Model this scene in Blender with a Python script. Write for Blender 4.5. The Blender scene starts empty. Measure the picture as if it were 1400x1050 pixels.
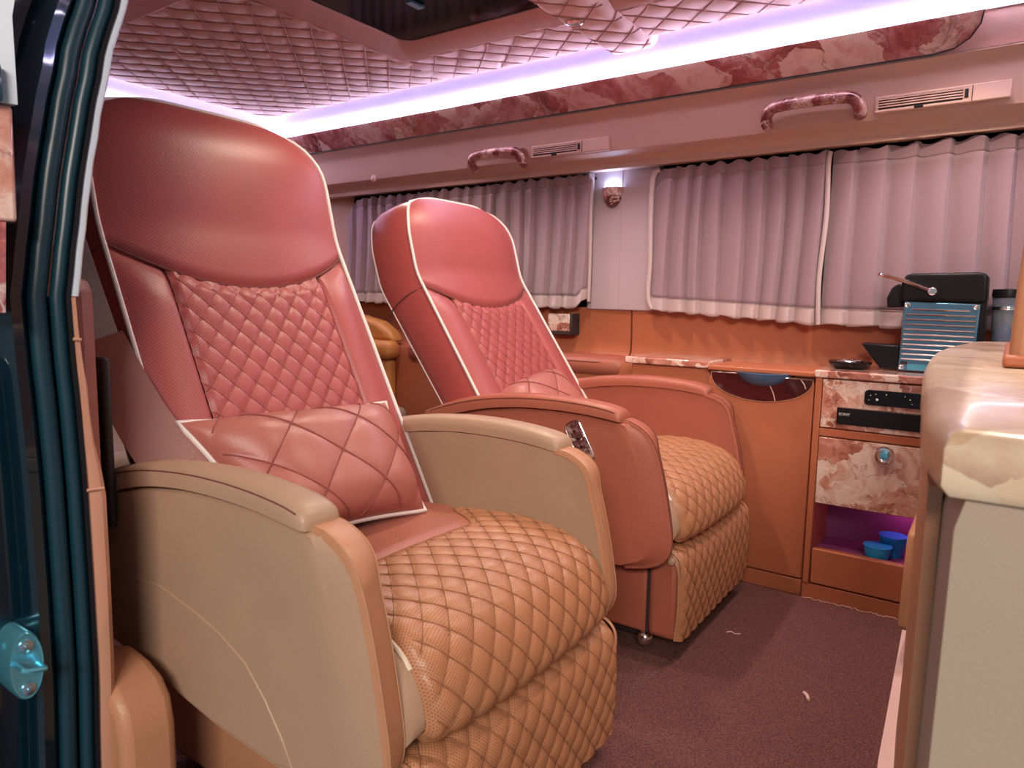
import bpy, bmesh, math, random
from mathutils import Vector, Matrix
random.seed(7)
sc = bpy.context.scene
col = sc.collection
PI = math.pi

# ------------------------------------------------------------------ camera
F_PX, YAW, PITCH, ROLL, CAM_H = 965.02, 0.61268, 0.11828, -0.017667, 0.68
fw = Vector((-math.sin(YAW)*math.cos(PITCH), math.cos(YAW)*math.cos(PITCH), -math.sin(PITCH)))
rt = Vector((math.cos(YAW), math.sin(YAW), 0)); dn = fw.cross(rt)
r_ = math.cos(ROLL)*rt + math.sin(ROLL)*dn; d_ = fw.cross(r_)
cam = bpy.data.cameras.new('camera'); cam_o = bpy.data.objects.new('camera', cam); col.objects.link(cam_o)
cam.sensor_width = 36; cam.lens = F_PX/1400*36; cam.clip_start = 0.02
m = Matrix((r_, -d_, -fw)).transposed().to_4x4(); m.translation = (0, 0, CAM_H)
cam_o.matrix_world = m
cam.dof.use_dof = True; cam.dof.focus_distance = 1.25; cam.dof.aperture_fstop = 11
sc.camera = cam_o

# ------------------------------------------------------------------ world, lights, exposure
w = bpy.data.worlds.new('world'); sc.world = w; w.use_nodes = True
bg = w.node_tree.nodes['Background']; bg.inputs[0].default_value = (0.92, 0.93, 1.0, 1); bg.inputs[1].default_value = 0.30
def area(name, loc, target, size, energy, color, sy=None):
    l = bpy.data.lights.new(name, 'AREA'); l.energy = energy; l.color = color; l.size = size
    if sy: l.shape = 'RECTANGLE'; l.size_y = sy
    o = bpy.data.objects.new(name, l); col.objects.link(o); o.location = loc
    o.rotation_euler = (Vector(target)-Vector(loc)).to_track_quat('-Z', 'Y').to_euler(); return o
# unseen light added outside the open sliding door to brighten the seat fronts
area('door_fill_light', (1.0, -1.9, 1.9), (-0.8, 0.8, 0.6), 1.4, 100, (1.0, 0.88, 0.78), 0.5)
sc.view_settings.view_transform = 'Standard'; sc.view_settings.look = 'None'
sc.view_settings.exposure = -0.06; sc.view_settings.gamma = 1; sc.view_settings.use_curve_mapping = False

# ------------------------------------------------------------------ materials
MATS = {}
def new_mat(name):
    m = bpy.data.materials.new(name); m.use_nodes = True; MATS[name] = m
    nt = m.node_tree; return m, nt, nt.nodes['Principled BSDF']
def plain(name, c, rough=.5, metal=0, coat=0, emit=None, es=0, spec=None, trans=0, noise=0, nscale=20):
    m, nt, b = new_mat(name)
    b.inputs['Base Color'].default_value = (*c, 1); b.inputs['Roughness'].default_value = rough
    b.inputs['Metallic'].default_value = metal; b.inputs['Coat Weight'].default_value = coat
    b.inputs['Coat Roughness'].default_value = .08
    if spec is not None: b.inputs['Specular IOR Level'].default_value = spec
    if trans: b.inputs['Transmission Weight'].default_value = trans
    if emit: b.inputs['Emission Color'].default_value = (*emit, 1); b.inputs['Emission Strength'].default_value = es
    if noise:
        tc = nt.nodes.new('ShaderNodeTexCoord'); n = nt.nodes.new('ShaderNodeTexNoise'); n.inputs['Scale'].default_value = nscale
        n.inputs['Detail'].default_value = 5
        bp = nt.nodes.new('ShaderNodeBump'); bp.inputs['Strength'].default_value = noise; bp.inputs['Distance'].default_value = .002
        nt.links.new(tc.outputs['Object'], n.inputs['Vector']); nt.links.new(n.outputs['Fac'], bp.inputs['Height']); nt.links.new(bp.outputs[0], b.inputs['Normal'])
    return m
def leather(name, c, rough=.42, perf=0, grain=.25, var=.12):
    m, nt, b = new_mat(name); L = nt.links.new
    tc = nt.nodes.new('ShaderNodeTexCoord')
    n1 = nt.nodes.new('ShaderNodeTexNoise'); n1.inputs['Scale'].default_value = 9; n1.inputs['Detail'].default_value = 3
    mix = nt.nodes.new('ShaderNodeMix'); mix.data_type = 'RGBA'
    mix.inputs[6].default_value = (*[v*(1-var) for v in c], 1); mix.inputs[7].default_value = (*[min(1, v*(1+var)) for v in c], 1)
    L(tc.outputs['Object'], n1.inputs['Vector']); L(n1.outputs['Fac'], mix.inputs[0])
    v = nt.nodes.new('ShaderNodeTexVoronoi'); v.inputs['Scale'].default_value = 420
    L(tc.outputs['Object'], v.inputs['Vector'])
    bp = nt.nodes.new('ShaderNodeBump'); bp.inputs['Strength'].default_value = grain; bp.inputs['Distance'].default_value = .0006
    L(v.outputs['Distance'], bp.inputs['Height'])
    out = mix.outputs[2]; nrm = bp.outputs[0]
    if perf:
        # punched holes on a 4 mm staggered lattice in the panel's own surface coordinates
        sep = nt.nodes.new('ShaderNodeSeparateXYZ'); L(tc.outputs['UV'], sep.inputs[0])
        def mth(op, a, bb=None):
            q = nt.nodes.new('ShaderNodeMath'); q.operation = op
            for i, x in enumerate((a, bb)):
                if x is None: continue
                if isinstance(x, (int, float)): q.inputs[i].default_value = x
                else: L(x, q.inputs[i])
            return q.outputs[0]
        S = perf
        a = mth('ADD', sep.outputs[0], sep.outputs[1]); d = mth('SUBTRACT', sep.outputs[0], sep.outputs[1])
        fa = mth('SUBTRACT', mth('FRACT', mth('MULTIPLY', a, S)), .5); fd = mth('SUBTRACT', mth('FRACT', mth('MULTIPLY', d, S)), .5)
        r2 = mth('ADD', mth('MULTIPLY', fa, fa), mth('MULTIPLY', fd, fd)); hole = mth('LESS_THAN', r2, .055)
        mx2 = nt.nodes.new('ShaderNodeMix'); mx2.data_type = 'RGBA'; mx2.inputs[7].default_value = (*[v_*.45 for v_ in c], 1)
        L(hole, mx2.inputs[0]); L(out, mx2.inputs[6]); out = mx2.outputs[2]
    L(out, b.inputs['Base Color']); L(nrm, b.inputs['Normal']); b.inputs['Roughness'].default_value = rough
    b.inputs['Specular IOR Level'].default_value = .4
    return m
def marble(name, stops, scale=9, rough=.12, coat=.6, dist=1.6, vein=.9):
    m, nt, b = new_mat(name); L = nt.links.new
    tc = nt.nodes.new('ShaderNodeTexCoord')
    n0 = nt.nodes.new('ShaderNodeTexNoise'); n0.inputs['Scale'].default_value = scale*.7; n0.inputs['Detail'].default_value = 6
    vm = nt.nodes.new('ShaderNodeVectorMath'); vm.operation = 'MULTIPLY_ADD'
    vm.inputs[1].default_value = (dist/scale*1.3,)*3
    L(tc.outputs['Object'], n0.inputs['Vector']); L(n0.outputs['Color'], vm.inputs[0]); L(tc.outputs['Object'], vm.inputs[2])
    n1 = nt.nodes.new('ShaderNodeTexNoise'); n1.inputs['Scale'].default_value = scale; n1.inputs['Detail'].default_value = 9; n1.inputs['Roughness'].default_value = .68
    L(vm.outputs[0], n1.inputs['Vector'])
    v = nt.nodes.new('ShaderNodeTexVoronoi'); v.inputs['Scale'].default_value = scale*1.5; L(vm.outputs[0], v.inputs['Vector'])
    sv = nt.nodes.new('ShaderNodeSeparateColor'); L(v.outputs['Color'], sv.inputs[0])
    mf = nt.nodes.new('ShaderNodeMix'); mf.inputs[0].default_value = .30; L(n1.outputs['Fac'], mf.inputs[2]); L(sv.outputs[0], mf.inputs[3])
    cr = nt.nodes.new('ShaderNodeValToRGB'); els = cr.color_ramp.elements
    while len(els) < len(stops): els.new(.5)
    for e, (p, c) in zip(els, stops): e.position = p; e.color = (*c, 1)
    L(mf.outputs[0], cr.inputs[0])
    def vein_mix(src, seed, width, colour, amount):
        n2 = nt.nodes.new('ShaderNodeTexNoise'); n2.inputs['Scale'].default_value = scale*.9; n2.inputs['Detail'].default_value = 6
        ad = nt.nodes.new('ShaderNodeVectorMath'); ad.operation = 'ADD'; ad.inputs[1].default_value = (seed, seed*.7, seed*1.3); L(vm.outputs[0], ad.inputs[0]); L(ad.outputs[0], n2.inputs['Vector'])
        sb_ = nt.nodes.new('ShaderNodeMath'); sb_.operation = 'SUBTRACT'; sb_.inputs[1].default_value = .5; L(n2.outputs['Fac'], sb_.inputs[0])
        ab = nt.nodes.new('ShaderNodeMath'); ab.operation = 'ABSOLUTE'; L(sb_.outputs[0], ab.inputs[0])
        mr = nt.nodes.new('ShaderNodeMapRange'); mr.inputs[1].default_value = 0; mr.inputs[2].default_value = width; mr.inputs[3].default_value = amount; mr.inputs[4].default_value = 0; L(ab.outputs[0], mr.inputs[0])
        mx = nt.nodes.new('ShaderNodeMix'); mx.data_type = 'RGBA'; mx.inputs[7].default_value = (*colour, 1); L(mr.outputs[0], mx.inputs[0]); L(src, mx.inputs[6]); return mx.outputs[2]
    out = cr.outputs[0]
    if vein:
        out = vein_mix(out, 3.1, .014, (.86, .74, .66), vein); out = vein_mix(out, 9.7, .012, stops[0][1], vein)
    L(out, b.inputs['Base Color'])
    b.inputs['Roughness'].default_value = rough; b.inputs['Coat Weight'].default_value = coat; b.inputs['Coat Roughness'].default_value = .05
    return m
def fabric(name, c, scale=900, bump=.5, rough=.9, c2=None, dist=.001, sheen=.2):
    m, nt, b = new_mat(name); L = nt.links.new
    tc = nt.nodes.new('ShaderNodeTexCoord'); n = nt.nodes.new('ShaderNodeTexNoise'); n.inputs['Scale'].default_value = scale; n.inputs['Detail'].default_value = 2
    L(tc.outputs['Object'], n.inputs['Vector'])
    cr = nt.nodes.new('ShaderNodeValToRGB'); cr.color_ramp.elements[0].color = (*(c2 or [v*.75 for v in c]), 1); cr.color_ramp.elements[1].color = (*c, 1)
    cr.color_ramp.elements[0].position = .35; cr.color_ramp.elements[1].position = .65
    L(n.outputs['Fac'], cr.inputs[0]); L(cr.outputs[0], b.inputs['Base Color'])
    bp = nt.nodes.new('ShaderNodeBump'); bp.inputs['Strength'].default_value = bump; bp.inputs['Distance'].default_value = dist
    L(n.outputs['Fac'], bp.inputs['Height']); L(bp.outputs[0], b.inputs['Normal'])
    b.inputs['Roughness'].default_value = rough; b.inputs['Sheen Weight'].default_value = sheen
    return m

TAN = (.46, .215, .115); PINK_LIT = (.39, .075, .070)
M_tan = leather('tan_leather', TAN); M_tanp = leather('tan_leather_perforated', (.44, .195, .095), .40, perf=230)
M_terra = leather('terracotta_leather', (.36, .105, .065))  # also the farther seat's arms: same leather without the door's daylight
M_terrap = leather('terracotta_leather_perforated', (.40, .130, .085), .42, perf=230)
M_beige_daylit = leather('daylit_beige_leather', (.40, .255, .17), .42)  # near seat's arm leather with the door's daylight put into the colour
M_pinklit = leather('pink_lit_leather', PINK_LIT); M_pinklitp = leather('pink_lit_leather_perforated', (.39, .085, .080), .42, perf=230)  # backrest leather with the pink of the ceiling lights mixed into its colour
M_pillow = leather('pillow_leather', (.38, .125, .10), .40)
M_orange = leather('orange_leather', (.43, .130, .062), .45, grain=.12, var=.06)
M_amber = leather('amber_leather', (.55, .23, .06), .4, grain=.12)
M_brown = leather('brown_leather', (.24, .085, .06), .45)
M_sleeve = leather('sleeve_leather', (.24, .072, .052), .45)
M_cream = leather('cream_leather', (.36, .275, .205), .5, grain=.15, var=.05)
M_pipe = plain('white_piping', (.72, .65, .62), .45); M_pipec = plain('cream_piping', (.72, .62, .50), .5)
M_thread = plain('quilt_thread', (.27, .11, .055), .8); M_rthread = plain('rose_quilt_thread', (.27, .068, .058), .8)
M_seam = plain('dark_seam_thread', (.16, .045, .035), .8); M_stitch = plain('tan_stitch_thread', (.42, .22, .12), .8)
M_head = plain('headliner_suede', (.66, .42, .38), .85, noise=.25, nscale=300)
M_quilt = fabric('quilted_headliner', (.86, .62, .57), 500, .12, .75, (.80, .57, .52))
M_qst = plain('headliner_thread', (.50, .30, .28), .8)
M_trim = plain('beige_trim_plastic', (.64, .42, .33), .55, noise=.1, nscale=400)
M_pillar = plain('pillar_trim_plastic', (.46, .35, .37), .6)
M_cove = plain('lavender_lit_cove_panel', (.56, .58, .95), .45)  # white panel, lavender glow of the strips put into its colour
M_led = plain('led_diffuser', (1, 1, 1), .5, emit=(.84, .75, 1.0), es=34)
M_marble = marble('rose_marble', [(.26, (.14, .025, .025)), (.36, (.42, .12, .11)), (.46, (.68, .34, .32)), (.56, (.86, .66, .58)), (.66, (.60, .26, .24)), (.78, (.30, .07, .07))], 6, vein=.5)
M_marbled = marble('light_rose_marble', [(.26, (.20, .05, .035)), (.36, (.46, .17, .12)), (.46, (.66, .38, .30)), (.56, (.78, .62, .55)), (.66, (.58, .28, .21)), (.78, (.36, .10, .07))], 12, vein=.6)
M_dmarble = marble('dark_red_marble', [(.3, (.035, .006, .008)), (.7, (.075, .012, .014))], 5, .1, vein=0)
M_pmarble = marble('dark_mottled_marble', [(.3, (.04, .012, .014)), (.45, (.14, .05, .05)), (.55, (.42, .26, .24)), (.7, (.08, .02, .022))], 30)
M_hmarble = marble('maroon_marble', [(.28, (.10, .018, .018)), (.42, (.30, .085, .075)), (.55, (.62, .38, .33)), (.68, (.26, .06, .055))], 16)
M_cmarble = marble('cream_marble', [(.3, (.36, .22, .13)), (.45, (.55, .38, .24)), (.6, (.66, .53, .38)), (.75, (.42, .26, .18))], 6, .28, .15, .8, .4)
M_carpet = fabric('brown_carpet', (.22, .090, .075), 330, 1.0, .95, (.075, .026, .024), .004, 0)
M_mat = fabric('loop_carpet', (.23, .085, .072), 420, 1.0, .95, (.08, .027, .025), .004, 0)
M_curt = fabric('mauve_curtain', (.33, .212, .235), 1500, .15, .85, (.30, .19, .21), .0006, .35)
M_hem = fabric('pale_curtain_hem', (.55, .42, .40), 1500, .15, .85, (.50, .38, .37), .0006)
M_chrome = plain('chrome', (.82, .84, .86), .12, 1); M_steel = plain('brushed_steel', (.42, .52, .60), .32, 1)
M_bsteel = plain('blue_steel', (.13, .27, .40), .34, .9)
M_black = plain('black_plastic', (.008, .007, .009), .38, spec=.25); M_gloss = plain('gloss_black', (.006, .005, .006), .14, spec=.3)
M_rub = plain('rubber_seal', (.004, .030, .046), .36); M_dark = plain('dark_plastic', (.03, .018, .018), .7)  # dark plastic of one even tone
M_glass = plain('dark_window_glass', (.006, .003, .004), .08, spec=.12)
M_grey = plain('pale_grey_trim', (.50, .56, .62), .5, noise=.1, nscale=300)
M_belt = fabric('grey_seat_belt', (.36, .30, .28), 1200, .3, .8)
M_blue = plain('blue_plastic', (.02, .42, .95), .3); M_bluegl = plain('blue_handle_recess', (.07, .16, .30), .2, coat=.5)
M_zinc = plain('blue_zinc_steel', (.18, .62, .80), .25, .8)
M_teal = plain('teal_handle', (.01, .10, .16), .3)
M_clear = plain('clear_tumbler', (.55, .62, .70), .05, trans=.85)
M_purple = plain('purple_lit_lining', (.30, .08, .22), .6)  # lining takes the purple of the compartment light into its colour
M_white = plain('white_print', (.8, .8, .8), .5)
M_paper = plain('pale_paper', (.75, .5, .45), .8)
# metallic body paint
m_, nt_, b_ = new_mat('blue_metallic_paint'); M_paint = m_
b_.inputs['Base Color'].default_value = (.001, .020, .036, 1); b_.inputs['Metallic'].default_value = .6; b_.inputs['Roughness'].default_value = .28
b_.inputs['Coat Weight'].default_value = 1; b_.inputs['Coat Roughness'].default_value = .03

# ------------------------------------------------------------------ mesh helpers
ORG = {}
def tag(o, label=None, cat=None, group=None, kind=None):
    if label: o['label'] = label
    if cat: o['category'] = cat
    if group: o['group'] = group
    if kind: o['kind'] = kind
    return o
def thing(name, label, cat, loc=(0, 0, 0), group=None, kind=None, local=False):
    o = bpy.data.objects.new(name, None); col.objects.link(o); o.location = loc; o.empty_display_size = .05
    ORG[o] = Vector((0, 0, 0)) if local else Vector(loc)
    return tag(o, label, cat, group, kind)
def add(name, verts, faces, mat, parent=None, smooth=True, uv=None, bevel=0, seg=2, ang=40):
    verts = [Vector(v) for v in verts]
    me = bpy.data.meshes.new(name)
    o = bpy.data.objects.new(name, me); col.objects.link(o)
    if parent is None:
        xs = [v.x for v in verts]; ys = [v.y for v in verts]
        org = Vector(((min(xs)+max(xs))/2, (min(ys)+max(ys))/2, min(v.z for v in verts)))
        o.location = org
    else:
        org = ORG[parent]; o.parent = parent
    ORG[o] = org
    me.from_pydata([v-org for v in verts], [], faces)
    if uv:
        l = me.uv_layers.new(name='UVMap')
        for lp in me.loops: l.data[lp.index].uv = uv[lp.vertex_index]
    me.materials.append(mat)
    bm = bmesh.new(); bm.from_mesh(me); bmesh.ops.recalc_face_normals(bm, faces=bm.faces); bm.to_mesh(me); bm.free()
    if smooth:
        me.shade_smooth(); me.set_sharp_from_angle(angle=math.radians(ang))
    if bevel:
        b = o.modifiers.new('bevel', 'BEVEL'); b.width = bevel; b.segments = seg; b.limit_method = 'ANGLE'; b.angle_limit = math.radians(30)
        me.shade_smooth()
        b.harden_normals = False
    return o
def boxv(x0, x1, y0, y1, z0, z1):
    return ([(x, y, z) for x in (x0, x1) for y in (y0, y1) for z in (z0, z1)],
            [(0, 1, 3, 2), (4, 6, 7, 5), (0, 4, 5, 1), (2, 3, 7, 6), (0, 2, 6, 4), (1, 5, 7, 3)])
def box(name, x0, x1, y0, y1, z0, z1, mat, parent=None, bevel=0, seg=2):
    v, f = boxv(x0, x1, y0, y1, z0, z1)
    return add(name, v, f, mat, parent, smooth=bevel > 0, bevel=bevel, seg=seg)
def prism(name, poly, a0, a1, axis, mat, parent=None, bevel=0, seg=2, smooth=True):
    """poly in the two other axes; extruded along axis from a0 to a1"""
    def P(p, a):
        return {'x': (a, p[0], p[1]), 'y': (p[0], a, p[1]), 'z': (p[0], p[1], a)}[axis]
    n = len(poly); v = [P(p, a0) for p in poly]+[P(p, a1) for p in poly]
    f = [tuple(range(n)), tuple(range(2*n-1, n-1, -1))]+[(i, (i+1) % n, n+(i+1) % n, n+i) for i in range(n)]
    return add(name, v, f, mat, parent, smooth=smooth, bevel=bevel, seg=seg)
def spline(pts, k=6):
    pts = [Vector(p) for p in pts]
    if len(pts) < 3: return pts
    out = []
    for i in range(len(pts)-1):
        p0 = pts[max(i-1, 0)]; p1 = pts[i]; p2 = pts[i+1]; p3 = pts[min(i+2, len(pts)-1)]
        for j in range(k):
            t = j/k
            out.append(.5*((2*p1)+(-p0+p2)*t+(2*p0-5*p1+4*p2-p3)*t*t+(-p0+3*p1-3*p2+p3)*t**3))
    out.append(pts[-1]); return out
def tubev(pts, r, n=8, closed=False, sx=1.0):
    pts = [Vector(p) for p in pts]; v = []; f = []; N = len(pts)
    ref = Vector((0, 0, 1)); prev = None
    for i, p in enumerate(pts):
        a = pts[(i-1) % N] if (closed or i > 0) else p; b = pts[(i+1) % N] if (closed or i < N-1) else p
        t = (b-a).normalized()
        if prev is None:
            u = t.cross(ref)
            if u.length < .1: u = t.cross(Vector((1, 0, 0)))
        else: u = prev-t*prev.dot(t)
        u.normalize(); prev = u; w_ = t.cross(u)
        rr = r[i] if isinstance(r, (list, tuple)) else r
        for j in range(n):
            c, s = math.cos(2*PI*j/n), math.sin(2*PI*j/n); v.append(p+u*(c*rr)+w_*(s*rr*sx))
    M = N if closed else N-1
    for i in range(M):
        for j in range(n):
            a = i*n+j; b = i*n+(j+1) % n; c = ((i+1) % N)*n+(j+1) % n; d = ((i+1) % N)*n+j; f.append((a, b, c, d))
    if not closed: f += [tuple(range(n)), tuple(range((N-1)*n, N*n))[::-1]]
    return v, f
def tube(name, pts, r, mat, parent=None, n=8, closed=False, sx=1.0):
    v, f = tubev(pts, r, n, closed, sx); return add(name, v, f, mat, parent)
def merge(parts):
    V = []; Fc = []
    for v, f in parts:
        o = len(V); V += list(v); Fc += [tuple(i+o for i in q) for q in f]
    return V, Fc
def loft(name, rings, mat, parent=None, cap=True, closed=True, uv=None, bevel=0, ang=40):
    n = len(rings[0]); v = [p for r in rings for p in r]; f = []
    for i in range(len(rings)-1):
        for j in range(n if closed else n-1):
            f.append((i*n+j, i*n+(j+1) % n, (i+1)*n+(j+1) % n, (i+1)*n+j))
    if cap and closed: f += [tuple(range(n)), tuple(range((len(rings)-1)*n, len(rings)*n))[::-1]]
    return add(name, v, f, mat, parent, uv=uv, bevel=bevel, ang=ang)
def grid(name, nu, nv, fn, mat, parent=None, uvf=None, ang=60, thick=0):
    v = []; uv = []; f = []
    for i in range(nu+1):
        for j in range(nv+1):
            a, b = i/nu, j/nv; v.append(fn(a, b)); uv.append(uvf(a, b) if uvf else (a, b))
    for i in range(nu):
        for j in range(nv):
            q = i*(nv+1)+j; f.append((q, q+1, q+nv+2, q+nv+1))
    o = add(name, v, f, mat, parent, uv=uv, ang=ang)
    if thick:
        s = o.modifiers.new('solid', 'SOLIDIFY'); s.thickness = thick; s.offset = -1
    return o
def lathe(name, prof, c, mat, parent=None, n=24, axis='z'):
    rings = []
    for r, h in prof:
        ring = []
        for k in range(n):
            a = 2*PI*k/n; p = (r*math.cos(a), r*math.sin(a), h)
            if axis == 'y': p = (p[0], h, p[1])
            if axis == 'x': p = (h, p[0], p[1])
            ring.append(Vector(c)+Vector(p))
        rings.append(ring)
    return loft(name, rings, mat, parent)
def puff(u, v, w, h, A, p=.24):
    a = u/w+v/h; b = u/w-v/h
    return A*(abs(math.sin(PI*a))*abs(math.sin(PI*b)))**p
def stitch_lines(name, surf, u0, u1, v0, v1, w, h, r, mat, parent, step=.006, clip=None, hint=(1, 0, .3), lift=.0036):
    """thread lying in the seams of a diamond quilt; surf(u, v) gives the surface point"""
    parts = []; hint = Vector(hint); D = .004
    base_surf = surf
    def surf(u, v):
        p = [Vector(base_surf(min(max(u+a, u0), u1), min(max(v+b, v0), v1))) for a, b in ((D, 0), (-D, 0), (0, D), (0, -D))]
        n_ = (p[0]-p[1]).cross(p[2]-p[3])
        if n_.length == 0: n_ = hint.copy()
        n_.normalize()
        if n_.dot(hint) < 0: n_ = -n_
        return Vector(base_surf(u, v))+n_*lift
    for sg in (1, -1):
        ks = [a/w+sg*b/h for a in (u0, u1) for b in (v0, v1)]
        for k in range(math.ceil(min(ks)), math.floor(max(ks))+1):
            n_ = max(2, int((v1-v0)/step)); run = []
            for i in range(n_+1):
                v = v0+(v1-v0)*i/n_; u = (k-sg*v/h)*w
                if u0 <= u <= u1 and (clip is None or clip(u, v)): run.append(surf(u, v))
                else:
                    if len(run) > 1: parts.append(tubev(run, r, 4))
                    run = []
            if len(run) > 1: parts.append(tubev(run, r, 4))
    V, Fc = merge(parts); return add(name, V, Fc, mat, parent)
def ease(x): x = max(0, min(1, x)); return x*x*(3-2*x)
def text_mesh(name, body, size, loc, rot, mat, parent):
    c = bpy.data.curves.new(name, 'FONT'); c.body = body; c.size = size; c.extrude = .0002
    t = bpy.data.objects.new(name+'_tmp', c); col.objects.link(t)
    bpy.context.view_layer.update()
    me = bpy.data.meshes.new_from_object(t.evaluated_get(bpy.context.evaluated_depsgraph_get()))
    bpy.data.objects.remove(t); me.materials.clear(); me.materials.append(mat)
    o = bpy.data.objects.new(name, me); col.objects.link(o); o.parent = parent
    o.location = Vector(loc)-ORG[parent]; o.rotation_euler = rot; return o

# ================================================================== STRUCTURE
YW = 1.955                       # far side wall
fl = tag(box('floor', -2.75, 1.0, .36, 1.98, -.06, 0, M_carpet), 'dark brown carpeted van floor', 'floor', kind='structure')
# roof shell and plain headliner
ce = box('ceiling', -2.75, 1.0, .42, 1.98, 1.385, 1.42, M_head); tag(ce, 'beige headliner shell above the quilted roof panel', 'ceiling', kind='structure')
# quilted panels: 45 degree squares, 8 cm across
def ceil_panel(name, x0, x1, y0, y1, round_far=True, round_rear=False):
    nx = int((x1-x0)/.007); ny = max(6, int((y1-y0)/.007))
    def fn(a, b):
        x = x0+(x1-x0)*a; y = y0+(y1-y0)*b
        z = 1.330+.022-.0075-puff(x, y, .088, .088, .0085, .22)+.0075-.022
        if round_far:
            d = (y1-y)
            if d < .03: z += .028*(1-math.sqrt(max(0, 1-(1-d/.03)**2)))
        if round_rear:
            d = x-x0
            if d < .03: z += .028*(1-math.sqrt(max(0, 1-(1-d/.03)**2)))
        return (x, y, z)
    q = grid(name, nx, ny, fn, M_quilt, ce)
    stitch_lines('quilt_stitching', lambda u, v: fn((u-x0)/(x1-x0), (v-y0)/(y1-y0)), x0+.005, x1-.005, y0+.005, y1-.005, .088, .088, .0015, M_qst, q, .02, hint=(0, 0, -1), lift=.0062)
    return q
ceil_panel('quilted_panel', -2.30, -1.42, .915, 1.685, True, True)
ceil_panel('quilted_panel', -1.42, 0.45, 1.488, 1.685)
box('headliner_side_beam', -2.75, 1.0, .45, .915, 1.318, 1.385, M_head, ce, .006)
# cross bar quilted unit
def bar(a, b):
    x = -.905+.135*a; y = .95+.765*b
    e = min(a, 1-a)*.135; e2 = (1-b)*.765
    z = 1.312-puff(x, y, .088, .088, .006, .35)
    for q in (e, e2):
        if q < .025: z += .035*(1-math.sqrt(max(0, 1-(1-q/.025)**2)))
    return (x, y, z)
cbq = grid('quilted_cross_bar', 24, 130, bar, M_quilt, ce)
stitch_lines('quilt_stitching', lambda u, v: bar((u+.905)/.135, (v-.95)/.765), -.90, -.775, .96, 1.70, .088, .088, .0015, M_qst, cbq, .01, hint=(0, 0, -1), lift=.0035)
# cross bar recess beside it (second roof light well)
box('roof_well_lining', -.765, .45, 1.36, 1.488, 1.333, 1.345, M_head, ce, .003)
# far cove, marble strip, roof rail trim
tr1 = add('trim_1', [(-2.42, 1.752, 1.272), (1.0, 1.752, 1.272), (1.0, 1.69, 1.352), (-2.42, 1.69, 1.352), (-2.42, 1.76, 1.28), (1.0, 1.76, 1.28), (1.0, 1.70, 1.36), (-2.42, 1.70, 1.36)],
    [(0, 1, 2, 3), (7, 6, 5, 4), (0, 4, 5, 1), (2, 6, 7, 3), (0, 3, 7, 4), (1, 5, 6, 2)], M_cove, smooth=False)
tag(tr1, 'white cove panel with painted lavender glow between quilted ceiling and marble strip', 'cove', kind='structure')
tr2 = add('trim_2', [(-2.372, 1.02, 1.272), (-2.372, 1.752, 1.272), (-2.312, 1.69, 1.352), (-2.312, 1.02, 1.352), (-2.38, 1.02, 1.28), (-2.38, 1.76, 1.28), (-2.32, 1.70, 1.36), (-2.32, 1.02, 1.36)],
    [(0, 1, 2, 3), (7, 6, 5, 4), (0, 4, 5, 1), (2, 6, 7, 3), (0, 3, 7, 4), (1, 5, 6, 2)], M_cove, smooth=False)
tag(tr2, 'white cove panel with painted lavender glow along the rear of the ceiling', 'cove', kind='structure')
# marble strip (flat board with a rounded front lower corner), leaning outwards
def strip_pt(x, q, off=0):   # q 0 top .. 1 bottom
    y = 1.742+.058*q; z = 1.270-.054*q; return (x, y+off*.68, z+off*.73)
prof = [(-2.36, 0), (-.095, 0), (-.10, .35), (-.118, .70), (-.145, .92), (-.185, 1), (-2.36, 1)]
n = len(prof)
v = [strip_pt(x, q) for x, q in prof]+[strip_pt(x, q, .01) for x, q in prof]
fl_ = [strip_pt(-2.42, 0, .014), strip_pt(1.0, 0, .014), strip_pt(1.0, 1.14, .014), strip_pt(-2.42, 1.14, .014)]+[strip_pt(-2.42, 0, .03), strip_pt(1.0, 0, .03), strip_pt(1.0, 1.14, .03), strip_pt(-2.42, 1.14, .03)]
add('headliner_flank', fl_, [(0, 1, 2, 3), (7, 6, 5, 4), (0, 4, 5, 1), (1, 5, 6, 2), (2, 6, 7, 3), (3, 7, 4, 0)], M_head, ce, smooth=False)
st = add('marble_trim_strip', v, [tuple(range(n)), tuple(range(2*n-1, n-1, -1))]+[(i, (i+1) % n, n+(i+1) % n, n+i) for i in range(n)], M_marble, smooth=False)
tag(st, 'long polished rose marble strip below the glowing ceiling cove', 'trim strip')
tube('edge_bead', [strip_pt(x, q, -.001) for x, q in prof[1:]], .0018, M_dark, st, 6)
rs = add('marble_trim_strip', [(-2.362, 1.02, 1.270), (-2.362, 1.742, 1.270), (-2.42, 1.80, 1.216), (-2.42, 1.02, 1.216), (-2.372, 1.02, 1.276), (-2.372, 1.75, 1.276), (-2.43, 1.81, 1.222), (-2.43, 1.02, 1.222)],
    [(0, 1, 2, 3), (7, 6, 5, 4), (0, 4, 5, 1), (2, 6, 7, 3), (0, 3, 7, 4), (1, 5, 6, 2)], M_marble, smooth=False)
tag(rs, 'short rose marble strip across the rear behind the near headrest', 'trim strip')
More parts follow.
